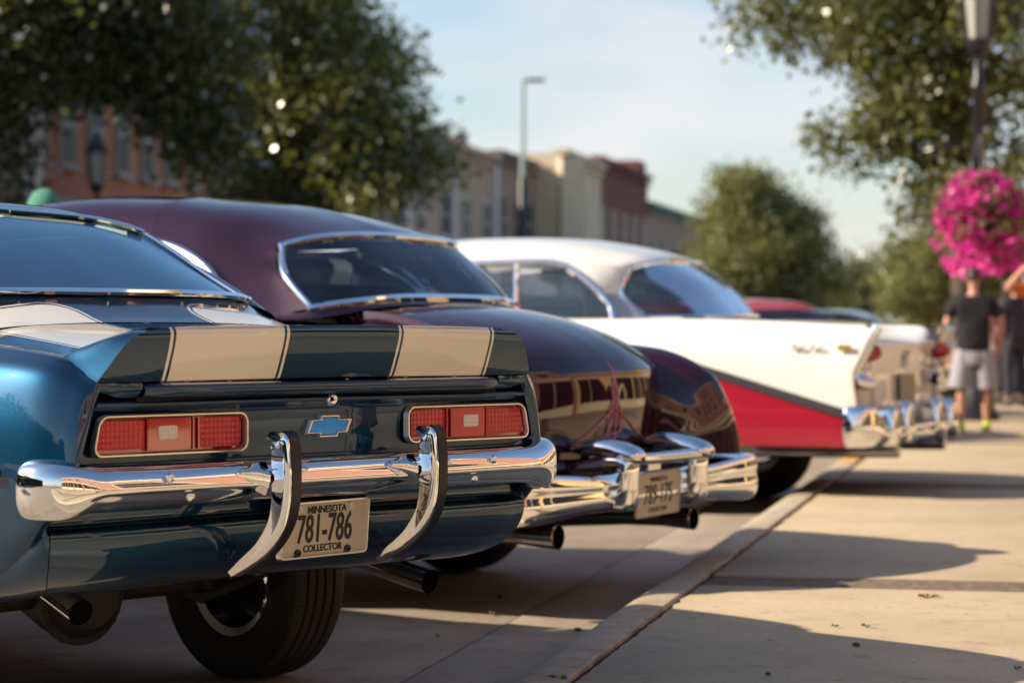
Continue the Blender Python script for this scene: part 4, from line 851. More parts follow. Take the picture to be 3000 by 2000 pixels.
    rp_ = MB().sym(grid([[(0,1.13,1.532),(.30,1.145,1.527),(.52,1.195,1.508),(.634,1.288,1.476),(.685,1.26,1.40),(.724,1.19,1.335),(.754,1.035,1.210)],
                   [(0,1.32,1.604),(.28,1.345,1.594),(.49,1.39,1.566),(.632,1.43,1.50),(.705,1.36,1.41),(.748,1.27,1.31),(.772,1.18,1.175)],
                   [(0,1.63,1.677),(.31,1.65,1.665),(.54,1.67,1.624),(.682,1.66,1.530),(.752,1.54,1.42),(.798,1.43,1.30),(.822,1.38,1.160)],
                   [(0,2.0,1.722),(.33,2.0,1.710),(.57,1.99,1.662),(.725,1.90,1.512),(.783,1.64,1.42),(.826,1.47,1.30),(.845,1.54,1.155)]], 44, 30))
    rp_.sym(grid([[(0,2.0,1.722),(.33,2.0,1.710),(.57,1.99,1.662),(.725,1.90,1.512)],
                   [(0,2.55,1.741),(.34,2.55,1.729),(.60,2.55,1.672),(.762,2.5,1.505)],
                   [(0,3.05,1.715),(.33,3.03,1.70),(.58,3.0,1.64),(.72,2.98,1.48)]], 22, 20)); rp_.build('roof', P, root, angle=60)
    gl = grid([base, mid, topw], 24, 20); MB().sym(gl).build('rear_glass', M['glass_dark'], root)
    rim = cr(base, 18); rt = cr(topw, 18); side = cr([base[-1], mid[-1], topw[-1]], 14)
    tr = MB(); half = np.vstack([rim, side[1:-1], rt[::-1]]); mir = half[::-1].copy(); mir[:, 0] *= -1
    loop = np.vstack([half, mir[1:-1]]); loop = loop + np.array([0, -.006, .002])
    loop = np.vstack([loop, loop[:2]]); tr.tube(loop, .016, 8, cap=False); tr.build('window_trim', M['chrome'], root)
    # side windows with heavy bright trim
    for s in (1, -1):
        sw = [[(.835,1.52,1.17),(.865,2.0,1.175),(.87,2.7,1.175)],[(.818,1.47,1.30),(.83,2.0,1.33),(.835,2.72,1.33)],[(.775,1.64,1.415),(.79,2.0,1.45),(.80,2.74,1.45)],[(.735,1.86,1.482),(.765,2.1,1.50),(.775,2.76,1.495)]]
        g = grid(sw, 12, 12); g[..., 0] *= s; MB().grid(g).build('side_glass', M['glass_clear'], root)
        e = cr([(.842,1.53,1.165),(.826,1.455,1.30),(.783,1.62,1.42),(.742,1.85,1.488),(.772,2.12,1.506),(.782,2.7,1.50)], 40) * np.array([s, 1, 1])
        MB().tube(e, .024, 8).build('side_window_trim', M['chrome'], root)
        e2 = cr([(.80,1.62,1.17),(.79,1.60,1.30),(.75,1.75,1.40),(.72,1.92,1.45)], 24) * np.array([s, 1, 1]); MB().tube(e2, .016, 8).build('side_window_trim', M['chrome'], root)
    MB().sym(grid([[(0,3.08,1.70),(.3,3.06,1.69),(.70,2.98,1.47)],[(0,3.25,1.45),(.4,3.2,1.44),(.78,3.05,1.32)],[(0,3.4,1.21),(.4,3.35,1.21),(.82,3.1,1.18)]], 12, 8)).build('windscreen', M['glass_clear'], root)
    it = MB(); it.box((0, 1.22, 1.12), (1.2, .55, .03)); it.box((0, 2.3, .5), (1.7, 2.6, .04)); it.box((0, 3.2, 1.05), (1.5, .25, .25)); it.build('interior', M['interior'], root)
    for nm, y, t in (('rear_seat', 1.62, 1.27), ('front_seat', 2.45, 1.30)):
        MB().tube([(-.68, y, .70), (-.68, y - .04, t - .1), (-.62, y - .07, t), (.62, y - .07, t), (.68, y - .04, t - .1), (.68, y, .70)], .06, 8).box((0, y, .95), (1.3, .12, t - .98)).build(nm, M['interior'], root)
    MB().tube([(-.40 + .19 * math.cos(a), 2.9 + .08 * math.sin(a), 1.22 + .17 * math.sin(a)) for a in np.linspace(0, 2 * math.pi, 25)], .014, 6, cap=False).build('steering_wheel', M['white_screw'], root)
    # bumper bar with wrapped, swelling ends
    path = cr([(-1.0,.30),(-1.045,.16),(-1.04,.03),(-.985,-.07),(-.86,-.115),(-.6,-.125),(0,-.13),(.6,-.125),(.86,-.115),(.985,-.07),(1.04,.03),(1.045,.16),(1.0,.30)], 90)
    prof = cr([(.06,.0),(.03,.068),(.0,.088),(-.022,.080),(-.034,.04),(-.03,.012),(-.036,-.02),(-.03,-.06),(-.008,-.085),(.02,-.09),(.05,-.06)], 30)
    rings = []
    for i, p in enumerate(path):
        t = path[min(i + 1, 89)] - path[max(i - 1, 0)]; t /= np.linalg.norm(t); n = np.array([-t[1], t[0]]); f = .82 + .28 * min(1, max(0, (abs(p[0]) - .5) / .35))
        rings.append([(p[0] + n[0] * a, p[1] + n[1] * a, .482 + z * f) for a, z in prof])
    b = MB().grid(np.array(rings)); b.poly(rings[0]); b.poly(rings[-1][::-1]); b.build('bumper', M['chrome'], root, angle=60)
    for s in (1, -1):
        gd = MB()                                        # upright guard and its swept-back horn
        sec = cr([(-.052,.05),(-.055,-.02),(-.045,-.055),(-.02,-.072),(.02,-.072),(.045,-.055),(.055,-.02),(.052,.05)], 18)
        gd.grid(np.array([[(s * .285 + a * k, -.155 + bb * k, z) for a, bb in sec] for z, k in ((.405,.55),(.415,.85),(.44,1.0),(.50,1.0),(.56,1.02),(.60,1.05),(.625,.9),(.635,.5))]))
        hor = []
        for y, r, z in ((-.262,.012,.618),(-.255,.034,.622),(-.235,.05,.628),(-.19,.060,.638),(-.13,.062,.650),(-.06,.060,.658),(.0,.052,.658),(.05,.034,.652),(.075,.010,.648)):
            hor.append([(s * .285 + r * 1.08 * math.cos(a), y, z + r * .68 * math.sin(a)) for a in np.linspace(0, 2 * math.pi, 21)[:-1]])
        gd.grid(np.array(hor), close_u=True)
        gd.build('bumper_guard', M['chrome'], root, angle=60)
    MB().tube([(-.30,-.215,.612),(0,-.222,.612),(.30,-.215,.612)], .024, 12).build('guard_bar', M['chrome'], root)
    # plate hung between the guards
    pl = bpy.data.objects.new('license_plate', None); C.objects.link(pl); pl.parent = root; pl.location = (.004, -.165, .462); pl.rotation_euler = (math.radians(4), math.radians(-1.5), 0)
    MB().prism(rrect(-.176, .176, -.088, .088, .014), .004, 0).build('plate', M['plate'], pl)
    f = MB(); ring_frame(f, rrect(-.180, .180, -.092, .092, .016, 5), rrect(-.171, .171, -.083, .083, .01, 5), .004, -.005); f.build('plate_frame', M['plate'], pl, angle=30)
    text_mesh('789-175', 'lettering', M['ink'], pl, (0, -.001, -.004), .115, .62, .0012)
    text_mesh('MINNESOTA', 'lettering', M['ink'], pl, (0, -.001, .060), .028, .92, .001); text_mesh('COLLECTOR', 'lettering', M['ink'], pl, (0, -.001, -.064), .028, .92, .001)
    MB().prism(rrect(-.05, .05, .555, .600, .01), -.15, -.13).build('plate_lamp', M['chrome'], root)
    # pinstripe art on the lid
    def onlid(x, z):
        k = (abs(x) / .6) ** 2.3; c = np.interp(z, [q[1] for q in LC[::-1]], [q[0] for q in LC[::-1]]); e = np.interp(z, [q[1] for q in LE[::-1]], [q[0] for q in LE[::-1]])
        return (x, c * (1 - k) + e * k - .004, z)
    st = [[(.0,.99),(.0,.9),(.004,.80),(0,.66)],[(0,.86),(.045,.80),(.05,.72),(.0,.70),(-.05,.72),(-.045,.80),(0,.86)],[(.02,.80),(.10,.755),(.20,.70),(.30,.665)],[(-.02,.80),(-.10,.755),(-.20,.70),(-.30,.665)],[(.0,.93),(.02,.86),(.018,.78),(.06,.70)],[(.0,.93),(-.02,.86),(-.018,.78),(-.06,.70)]]
    for k, a in enumerate(st): MB().tube([onlid(x, z) for x, z in cr(a, 24)], .0027, 5).build('pinstripe', M['pink_line'], root)
    for s in (1, -1):
        p = MB().tube([(s * .50, 1.0, .27), (s * .545, .3, .315), (s * .55, .06, .318)], .038, 14).build('exhaust_pipe', M['steel'], root)
        MB().lathe([(.039,.10),(.046,.0),(.050,-.05),(.045,-.052),(.040,.0)], c=(s * .55, .02, .318), axis='y', n=20).build('exhaust_tip', M['tip'], p); MB().lathe([(.042,-.02),(.001,-.02)], c=(s * .55, .0, .318), axis='y', n=20).build('pipe_bore', M['soot'], p)
    u = MB(); u.box((0, 2.6, .38), (1.7, 4.6, .05)); u.box((0, .75, .44), (1.6, 1.1, .06)); u.build('underbody', M['under'], root)
    for x, y in ((.80, 1.35), (-.80, 1.35), (.80, 4.0), (-.80, 4.0)): make_wheel(root, (x, y, .36), 1 if x > 0 else -1, .36, .20, M['steel'], .20)
    MB().tube([(-.7, 1.35, .36), (.7, 1.35, .36)], .05, 12).lathe([(.001,-.14),(.10,-.13),(.14,-.06),(.14,.06),(.06,.2)], c=(0, 1.35, .36), axis='y', n=20).build('rear_axle', M['under'], root)
    return root
maroon_car = build_maroon_car()

# ------------------------------------------------------------------ white and red hardtop (third car)
def build_white_car():
    root = thing('parked_car', 'white vintage hardtop with red lower side sweep and chrome fin tail lights', 'car', (2.4347, 14.9, 0), math.radians(65.5), 'classic cars parked along the kerb')
    P = M['twotone']; body = MB()
    def rear(z): return float(np.interp(z, [.40,.5,.6,.7,.80,.88,.98,1.06,1.15], [.10,.05,.02,.02,.035,.035,-.01,-.04,-.075]))
    zs = [1.148,1.125,1.06,.97,.88,.80,.70,.60,.50,.435]
    def xs(f): return [.86,.905,.935,.952,.960,.962,.960,.955,.945,.93]
    def sect(y0, zt, dx=0.0, ends=None):
        out = []
        for x, z in zip(xs(0), zs):
            zz = z + (zt if z > .9 else zt * max(0, (z - .6) / .3))
            out.append((x + dx, y0, zz))
        return out
    r0 = [(x - .035, rear(z) + .004, z - .004) for x, z in zip(xs(0), zs)]; r1 = [(x - .008, rear(z) - .006, z) for x, z in zip(xs(0), zs)]; r2 = [(x, rear(z) + .03, z) for x, z in zip(xs(0), zs)]
    st = [r0, r1, r2, [(x, rear(z) * .4 + .18, z + .012 * (z > 1)) for x, z in zip(xs(0), zs)], sect(.45, .03), sect(.9, .045, .004), sect(1.5, .05, .006), sect(2.3, .045, .0), sect(3.3, .02, -.01), sect(4.2, .0, -.02), sect(4.95, -.05, -.08)]
    G = grid(st, 40, 100); nv, nu = G.shape[:2]
    for sgn in (1, -1):
        H = open_arches(G, [(wy, .36, .46, .30) for wy in (1.22, 4.0)]); H[..., 0] *= sgn; o = len(body.v); body.v += [tuple(p) for p in H.reshape(-1, 3)]
        for j in range(nv - 1):
            for i in range(nu - 1):
                c = (G[j, i] + G[j + 1, i + 1]) / 2
                if any(((c[1] - wy) / .46) ** 2 + ((c[2] - .36) / .30) ** 2 < 1 for wy in (1.22, 4.0)): continue
                a = o + j * nu + i; f = (a, a + 1, a + nu + 1, a + nu); body.f.append(f if sgn == 1 else f[::-1])
    # deck, between the fins
    dk = []
    for y, zc, ze, xe in ((.0,1.00,1.05,.80),(.03,1.045,1.10,.825),(.10,1.07,1.148,.825),(.3,1.10,1.158,.845),(.6,1.135,1.170,.86),(.9,1.165,1.182,.862),(1.25,1.19,1.192,.865),(1.6,1.20,1.198,.866)):
        dk.append([(0,y,zc),(.35,y,zc),(.60,y,zc-.004),(.74,y,(zc*.55+ze*.45)),(xe,y,ze),(xe+.003,y,ze)])
    body.sym(grid(dk, 26, 26))
    tl = []
    for z, w in ((1.045,.825),(1.0,.83),(.92,.85),(.82,.88),(.70,.90),(.58,.91),(.45,.90)):
        tl.append([(0, rear(z) * .3 - .02, z), (.4, rear(z) * .4 - .005, z), (.7, rear(z) * .6 + .015, z), (w, rear(z) + .004, z)])
    body.sym(grid(tl, 16, 24))
    body.sym(grid([[(.78,1.6,1.198),(.866,1.6,1.198)],[(.84,2.9,1.19),(.866,2.9,1.19)]], 3, 8))
    body.sym(grid([[(0,3.0,1.20),(.45,3.0,1.195),(.86,3.0,1.185)],[(0,4.0,1.17),(.45,4.0,1.165),(.84,4.0,1.15)],[(0,4.95,1.08),(.4,4.95,1.08),(.78,4.95,1.08)],[(0,5.03,.8),(.4,5.02,.8),(.86,4.97,.78)],[(0,5.0,.42),(.4,5.0,.42),(.85,4.96,.42)]], 14, 20))
    body.build('body', P, root, angle=50)
    for s in (1, -1):
        MB().tube([(s*.74,.02,1.075),(s*.745,.3,1.128),(s*.75,.7,1.158),(s*.755,1.0,1.18)], .004, 5).build('lid_seam', M['gap'], root); MB().tube([(s*.70,-.012,.62),(s*.72,.0,.85),(s*.74,.0,1.04)], .004, 5).build('lid_seam', M['gap'], root)
    # roof with the reverse sweep rear pillar
    base = [(0,1.02,1.215),(.30,1.05,1.213),(.54,1.20,1.207),(.66,1.46,1.203)]
    mid = [(0,1.20,1.415),(.31,1.225,1.410),(.56,1.38,1.390),(.675,1.62,1.355)]
    topw = [(0,1.44,1.570),(.28,1.455,1.567),(.47,1.50,1.553),(.59,1.60,1.512)]
    tm = MB().sym(grid([topw[:3] + [(.60,1.61,1.51)], [(0,1.60,1.628),(.30,1.60,1.622),(.50,1.63,1.60),(.645,1.68,1.53)],
                   [(0,2.0,1.710),(.33,2.0,1.700),(.58,2.0,1.655),(.735,1.98,1.555)],[(0,2.45,1.738),(.35,2.45,1.726),(.61,2.45,1.680),(.765,2.4,1.578)],
                   [(0,2.95,1.728),(.35,2.95,1.716),(.60,2.93,1.668),(.755,2.9,1.562)],[(0,3.25,1.66),(.33,3.24,1.65),(.56,3.2,1.615),(.70,3.15,1.53)]], 26, 44))
    tm.sym(grid([[(.60,1.61,1.512),(.645,1.66,1.53),(.70,1.80,1.545),(.745,2.0,1.553)],[(.645,1.625,1.445),(.69,1.665,1.445),(.745,1.77,1.465),(.775,1.93,1.488)],[(.680,1.625,1.36),(.715,1.66,1.355),(.765,1.715,1.352),(.785,1.76,1.35)]], 12, 12))
    tm.build('roof', mat('white_roof_paint', (.80, .77, .72), .35, 0, .8), root, angle=60)
    gp_ = mat('shaded_pillar_grey', (.50, .52, .54), .25, .4, .5)  # white pillar's shade and reflection put into this grey colour
    for sg in (1, -1):
        MB().grid(grid([[(.680,1.625,1.36),(.715,1.66,1.355),(.765,1.715,1.352),(.788,1.755,1.35)],[(.672,1.53,1.28),(.715,1.55,1.275),(.775,1.62,1.27),(.805,1.675,1.265)],[(.664,1.45,1.202),(.72,1.45,1.198),(.80,1.54,1.197),(.84,1.62,1.195)]], 12, 12) * np.array([sg, 1, 1])).build('rear_pillar', gp_, root)
    gl = grid([base, mid, topw], 26, 20); MB().sym(gl).build('rear_glass', M['glass_dark'], root)
    tr = MB(); half = np.vstack([cr(base, 18), cr([base[-1], mid[-1], topw[-1]], 12)[1:-1], cr(topw, 18)[::-1]]); mir = half[::-1].copy(); mir[:, 0] *= -1
    lp = np.vstack([half, mir[1:-1]]) + np.array([0, -.006, .003]); tr.tube(np.vstack([lp, lp[:2]]), .014, 8, cap=False); tr.build('window_trim', M['chrome'], root)
    for s in (1, -1):
        sw = [[(.845,1.62,1.20),(.85,2.0,1.20),(.85,2.9,1.20)],[(.81,1.66,1.29),(.82,2.0,1.33),(.82,2.95,1.33)],[(.785,1.80,1.42),(.80,2.05,1.46),(.80,3.0,1.45)],[(.755,2.0,1.535),(.77,2.3,1.55),(.765,3.02,1.535)]]
        g = grid(sw, 14, 12); g[..., 0] *= s; MB().grid(g).build('side_glass', M['glass_clear'], root)
        e = cr([(.85,1.60,1.20),(.818,1.645,1.29),(.79,1.79,1.425),(.760,1.99,1.54),(.778,2.3,1.558),(.772,3.0,1.545)], 40) * np.array([s, 1, 1]); MB().tube(e, .020, 8).build('side_window_trim', M['chrome'], root)
        MB().tube([(s * .853, 2.26, 1.2), (s * .80, 2.28, 1.45), (s * .775, 2.29, 1.55)], .018, 8).build('window_post', M['chrome'], root)
        # sweep moulding
        ml = [(s * .968, y, .598 + .288 * min(y, 1.35) + .012) for y in np.linspace(.05, 1.4, 14)]
        MB().tube(ml, 1, prof=[(.007,.026),(-.007,.026),(-.009,0),(-.007,-.026),(.007,-.026)]).build('side_moulding', mat('dark_moulding', (.10, .10, .11), .3, .6), root, angle=30)
        # fin tail light: hooded chrome bezel and red lens
        bz = cr([(.86,-.085,1.150),(.87,-.055,1.08),(.88,-.012,.985),(.885,.035,.90),(.885,.045,.862),(.88,.02,.83),(.86,-.02,.812),(.82,-.045,.806)], 30) * np.array([s, 1, 1])
        tlb = MB().tube(bz, .034, 10); tlb.grid(grid([bz[::6], bz[::6] * np.array([.93, 1, 1]) + np.array([0, .0, -.004]), bz[::6] * np.array([.87, 1, 1]) + np.array([0, .05, 0])], 12, 6))
        lamp = tlb.build('tail_light', M['chrome'], root, angle=50)
        MB().tube(bz * np.array([.985, 1, 1]) + np.array([0, .035, 0]), .036, 8).build('bezel_gasket', M['gap'], lamp)
        MB().lathe([(.058,.06),(.056,.0),(.046,-.03),(.028,-.055),(.001,-.066)], c=(s * .815, -.035, .995), axis='y', n=20).build('lens', M['lens_red'], lamp)
        MB().lathe([(.038,.05),(.036,-.02),(.020,-.035),(.001,-.04)], c=(s * .835, -.0, .865), axis='y', n=16).build('reversing_lens', M['chrome'], lamp)
        MB().tube([(s*.53, 1.6, .33), (s * .545, .8, .385), (s * .55, -.13, .400)], .040, 14).build('exhaust_pipe', M['tip'], root)
    # bumper: bar, tall wrapped ends, upright guards
    path = cr([(-.968,.075),(-.972,.055),(-.962,.015),(-.925,-.045),(-.8,-.10),(-.4,-.115),(0,-.12),(.4,-.115),(.8,-.10),(.925,-.045),(.962,.015),(.972,.055),(.968,.075)], 80)
    prof = cr([(.05,.0),(.03,.065),(.0,.082),(-.025,.07),(-.036,.02),(-.036,-.02),(-.02,-.065),(.02,-.08),(.05,-.05)], 22); rings = []
    for i, p in enumerate(path):
        t = path[min(i + 1, 79)] - path[max(i - 1, 0)]; t /= np.linalg.norm(t); n = np.array([-t[1], t[0]])
        e = min(1, max(0, (abs(p[0]) - .80) / .10)); rings.append([(p[0] + n[0] * a, p[1] + n[1] * a, .50 + .055 * e + z * (.62 + .92 * e)) for a, z in prof])
    b = MB().grid(np.array(rings)); b.poly(rings[0]); b.poly(rings[-1][::-1]); b.build('bumper', M['chrome'], root, angle=60)
    for s in (1, -1):
        for x, zt in ((.36, .70), (.70, .68)):
            sec = cr([(-.05,.06),(-.05,-.03),(-.025,-.06),(.025,-.06),(.05,-.03),(.05,.06)], 14)
            MB().grid(np.array([[(s * x + a * k, -.12 + bb * k + (z - .5) * .12, z) for a, bb in sec] for z, k in ((.44,.6),(.46,.95),(.55,1.0),(.64,.95),(zt - .02,.8),(zt,.3))])).build('bumper_guard', M['chrome'], root, angle=60)
    pl = bpy.data.objects.new('license_plate', None); C.objects.link(pl); pl.parent = root; pl.location = (0, -.03, .77)
    MB().prism(rrect(-.172, .172, -.086, .086, .012), .0, -.006).build('plate', mat('plate_yellow_grey', (.30, .26, .17), .5), pl); text_mesh('12-563', 'lettering', M['ink'], pl, (0, -.007, 0), .11, .7, .001) if False else None
    MB().prism([(-.05,.90),(.05,.90),(.07,1.0),(0,.96),(-.07,1.0)], -.045, -.025).build('trunk_emblem', M['chrome'], root, smooth=False)
    text_mesh('Bel Air', 'script_badge', M['bright_trim'], root, (-.966, .31, 1.02), .06, 1.2, .002, rot=(math.radians(90), 0, math.radians(-90)))
    MB().prism([(.045,1.005),(.125,1.005),(.125,1.04),(.045,1.04)], -.972, -.962, ax='x').build('gold_badge', mat('gold', (.62, .42, .12), .3, .7), root)
    it = MB(); it.box((0, 1.35, 1.17), (1.3, .5, .03)); it.box((0, 2.4, .5), (1.7, 2.6, .04)); it.box((0, 3.2, 1.05), (1.5, .25, .2)); it.build('interior', M['interior'], root)
    for nm, y, t, m_ in (('rear_seat', 1.75, 1.235, 'seat_red'), ('front_seat', 2.55, 1.29, 'seat_cream')):
        MB().tube([(-.68, y, .70), (-.68, y - .04, t - .1), (-.60, y - .07, t), (.60, y - .07, t), (.68, y - .04, t - .1), (.68, y, .70)], .07, 8).box((0, y, .95), (1.3, .12, t - .98)).build(nm, M[m_], root)
    u = MB(); u.box((0, 2.5, .42), (1.7, 4.7, .06)); u.box((0, .6, .47), (1.6, 1.0, .06)); u.build('underbody', M['under'], root)
    for x, y in ((.76, 1.2), (-.76, 1.2), (.76, 4.0), (-.76, 4.0)): make_wheel(root, (x, y, .37), 1 if x > 0 else -1, .37, .20, M['chrome'], .21)
    return root
white_car = build_white_car()
# ------------------------------------------------------------------ further cars
def generic_car(label, X, Y, phi, paint, roof_h=1.42, red_top=False, deck=1.0):
    r = thing('parked_car', label, 'car', (X, Y, 0), math.radians(phi), 'classic cars parked along the kerb')
    b = MB(); xs_ = [0,.4,.68,.80,.87,.89,.88,.84]
    st = []
    for y, zt_, k in ((.0,.70,.5),(-.02,.74,.8),(.0,.80,.92),(.06,deck-.08,.96),(.16,deck-.02,.98),(.5,deck+.01,1),(1.1,deck+.04,1),(2.6,deck+.03,1),(3.6,deck,1),(4.4,deck-.06,.97),(4.75,deck-.2,.93),(4.82,.6,.7)):
        lo = .34 if .1 < y < 4.6 else .48
        z = [zt_,zt_-.005,zt_-.02,zt_-.07,(zt_*.65+lo*.35),(zt_*.4+lo*.6),lo+.06,lo]
        st.append([(x * k, y, zz) for x, zz in zip(xs_, z)])
    b.sym(grid(st, 24, 60)); b.build('body', paint, r)
    rf = deck + .02; t = roof_h
    MB().sym(grid([[(0,1.05,t-.10),(.35,1.06,t-.11),(.54,1.12,t-.15)],[(0,1.35,t-.01),(.38,1.36,t-.03),(.60,1.38,t-.10)],[(0,1.9,t),(.4,1.9,t-.02),(.64,1.9,t-.09)],[(0,2.45,t-.03),(.38,2.43,t-.05),(.60,2.38,t-.12)]], 16, 20)).build('roof', paint, r)
    MB().sym(grid([[(0,.62,rf),(.4,.66,rf),(.66,.78,rf)],[(0,1.05,t-.10),(.35,1.06,t-.11),(.54,1.12,t-.15)]], 10, 6)).build('rear_glass', M['glass_dark'], r)
    MB().sym(grid([[(0,2.45,t-.03),(.38,2.43,t-.05),(.60,2.38,t-.12)],[(0,3.15,rf+.02),(.4,3.1,rf+.02),(.72,2.95,rf)]], 10, 6)).build('windscreen', M['glass_dark'], r)
    for s in (1, -1):
        g = grid([[(.80,.95,rf-.02),(.82,2.0,rf),(.80,2.95,rf)],[(.58,1.2,t-.13),(.645,1.9,t-.10),(.61,2.38,t-.13)]], 10, 6); g[..., 0] *= s; MB().grid(g).build('side_glass', M['glass_dark'], r)
        MB().sym(grid([[(.66,.78,rf),(.80,.95,rf-.02)],[(.54,1.12,t-.15),(.59,1.2,t-.12)]], 4, 4)).build('pillar', paint, r) if s == 1 else None
        MB().prism(rrect(s*.62-.13, s*.62+.13, .68, .80, .03), -.05, .05).build('tail_light', M['lens_red'], r)
    MB().tube(cr([(-.90,.2,.50),(-.89,-.02,.50),(-.7,-.09,.50),(.7,-.09,.50),(.89,-.02,.50),(.90,.2,.50)], 40), .065, 10).build('bumper', M['chrome'], r)
    MB().prism(rrect(-.16,.16,.56,.70,.02), -.045, -.03).build('license_plate', M['plate'], r)
    MB().box((0,2.3,.36),(1.6,4.2,.08)).build('underbody', M['under'], r)
    for x, y in ((.74,1.1),(-.74,1.1),(.74,3.8),(-.74,3.8)): make_wheel(r, (x,y,.33), 1 if x>0 else -1, .33, .2, M['steel'], .18)
    return r
generic_car('bright red coupe showing only its roof behind the white hardtop', 3.08, 21.5, 30, mat('red_paint', (.50,.012,.012), .3, 0, .9), 1.43, deck=1.0)
generic_car('black car with chrome rear bumper seen past the white car\'s tail', at(2800, 28.5), 28.5, 66, mat('black_paint', (.012,.012,.016), .25, 0, .9), 1.38, deck=1.02)
generic_car('silver blue car parked behind the black one', at(2740, 36), 36, 60, mat('silver_blue_paint', (.22,.27,.36), .3, .5, .9), 1.45, deck=1.05)
generic_car('small blue car far along the kerb under the trees', at(2640, 50), 50, 62, mat('navy_paint', (.05,.09,.22), .3, .3, .9), 1.45, deck=1.05)
generic_car('far dark blue car at the end of the parked row', at(2540, 66), 66, 62, mat('deep_blue_paint', (.03,.05,.14), .3, .3, .9), 1.5, deck=1.05)

# ------------------------------------------------------------------ people
M['skin'] = mat('skin', (.52,.27,.18), .5, noise=(20,.3,(.46,.22,.15)))
M['hair'] = mat('brown_hair', (.035,.02,.013), .6)
def skin_obj(name, J, E, mt, parent, levels=2):
    """one continuous surface grown along joints J: {name: (x,y,z,rx[,ry])} and edges E"""
    ks = list(J); ix = {k: i for i, k in enumerate(ks)}; me = bpy.data.meshes.new(name)
    me.from_pydata([J[k][:3] for k in ks], [(ix[a], ix[b]) for a, b in E], []); o = bpy.data.objects.new(name, me); C.objects.link(o)
    o.modifiers.new('skin', 'SKIN'); s = o.modifiers.new('sub', 'SUBSURF'); s.levels = levels; s.render_levels = levels
    for i, k in enumerate(ks):
        v = me.skin_vertices[0].data[i]; r = J[k]; v.radius = (r[3], r[4] if len(r) > 4 else r[3]); v.use_root = (i == 0)
    dg = bpy.context.evaluated_depsgraph_get(); nm = bpy.data.meshes.new_from_object(o.evaluated_get(dg)); bpy.data.objects.remove(o)
    nm.shade_smooth(); nm.materials.clear(); nm.materials.append(mt); nm.name = name
    r = bpy.data.objects.new(name, nm); C.objects.link(r); r.parent = parent; return r
def person(label, loc, rz, H=1.7, shirt=(.02,.02,.025), lower=(.3,.3,.32), shoes=(.1,.1,.1), pose='stand', bottoms='shorts', cap=None, hair='short', w=1.0):
    """faces local -y (towards the camera) when rz = 0"""
    t = thing('person', label, 'person', loc, rz); k = H / 1.75
    def P(x, y, z, *r): return (x * k * (w if abs(x) > .02 else 1), y * k, z * k, *[q * k for q in r])
    J = {'pelvis': P(0,0,.94,.135,.10), 'waist': P(0,-.01,1.10,.125,.09), 'chest': P(0,0,1.30,.15,.10), 'neck0': P(0,.015,1.45,.07,.065), 'neck': P(0,.0,1.52,.052,.052), 'jaw': P(0,-.015,1.585,.062,.075), 'skull': P(0,.0,1.665,.073,.088), 'crown': P(0,.005,1.715,.055,.065), 'nose': P(0,-.105,1.62,.012)}
    E = [('pelvis','waist'),('waist','chest'),('chest','neck0'),('neck0','neck'),('neck','jaw'),('jaw','skull'),('skull','crown'),('skull','nose')]
    arms = {}
    for s, n in ((1,'r'),(-1,'l')):
        J.update({'sh'+n: P(s*.175,.01,1.41,.06), 'hip'+n: P(s*.095,0,.88,.092), 'knee'+n: P(s*.115,-.015,.50,.058), 'calf'+n: P(s*.118,.012,.36,.054), 'ank'+n: P(s*.12,.02,.09,.036), 'toe'+n: P(s*.135,-.12,.035,.034)})
        E += [('chest','sh'+n),('pelvis','hip'+n),('hip'+n,'knee'+n),('knee'+n,'calf'+n),('calf'+n,'ank'+n),('ank'+n,'toe'+n)]
        el, wr, hd = ((s*.265,.03,1.13),(s*.235,-.03,.90),(s*.215,-.06,.82))
        if pose == 'raised' and s == -1: el, wr, hd = ((s*.37,-.10,1.42),(s*.20,-.20,1.60),(s*.12,-.20,1.66))
        J.update({'el'+n: P(*el,.043), 'fa'+n: P(*[(a*.6+b*.4) for a,b in zip(el,wr)],.040), 'wr'+n: P(*wr,.027), 'palm'+n: P(*hd,.030,.018)})
        E += [('sh'+n,'el'+n),('el'+n,'fa'+n),('fa'+n,'wr'+n),('wr'+n,'palm'+n)]
        d = np.array(hd) - np.array(wr); d /= np.linalg.norm(d)
        for q, (off, ln_) in enumerate(((-.026,.070),(-.009,.082),(.009,.078),(.025,.060))):
            b0 = np.array(hd) + d * .035 + np.array([0, off, 0]); f1 = b0 + d * ln_ * .5; f2 = f1 + (d * .7 + np.array([-s * .5, -.2, 0])) * ln_ * .5
            J[f'f{q}{n}'] = P(*f1,.0085); J[f'g{q}{n}'] = P(*f2,.0075); E += [('palm'+n, f'f{q}{n}'), (f'f{q}{n}', f'g{q}{n}')]
        th = np.array(hd) + np.array([0, -.045, .01]); J['th'+n] = P(*th,.010); J['ti'+n] = P(*(th + d * .035),.0085); E += [('palm'+n,'th'+n),('th'+n,'ti'+n)]
    skin_obj('body', J, E, M['skin'], t)
    for s in (1, -1): MB().lathe([(.001,-.012),(.012,-.009),(.018,0),(.012,.009),(.001,.012)], c=(s*.078*k, .005*k, 1.63*k), axis='x', n=10).build('ear', M['skin'], t); dome_ = MB(); dome(dome_, (s*.030*k, -.080*k, 1.655*k), .010*k, .006*k); dome_.build('eye', M['ink'], t)
    c = mat('shirt_cloth', shirt, .85, noise=(8,.4,tuple(v*.75 for v in shirt)), bump=(9,.5,), dist=.03)
    S = {'hem': P(0,.0,.745,.235,.18), 'waist': P(0,0,1.08,.175,.125), 'chest': P(0,.005,1.30,.185,.13), 'top': P(0,.015,1.445,.10,.085)}
    SE = [('hem','waist'),('waist','chest'),('chest','top')]
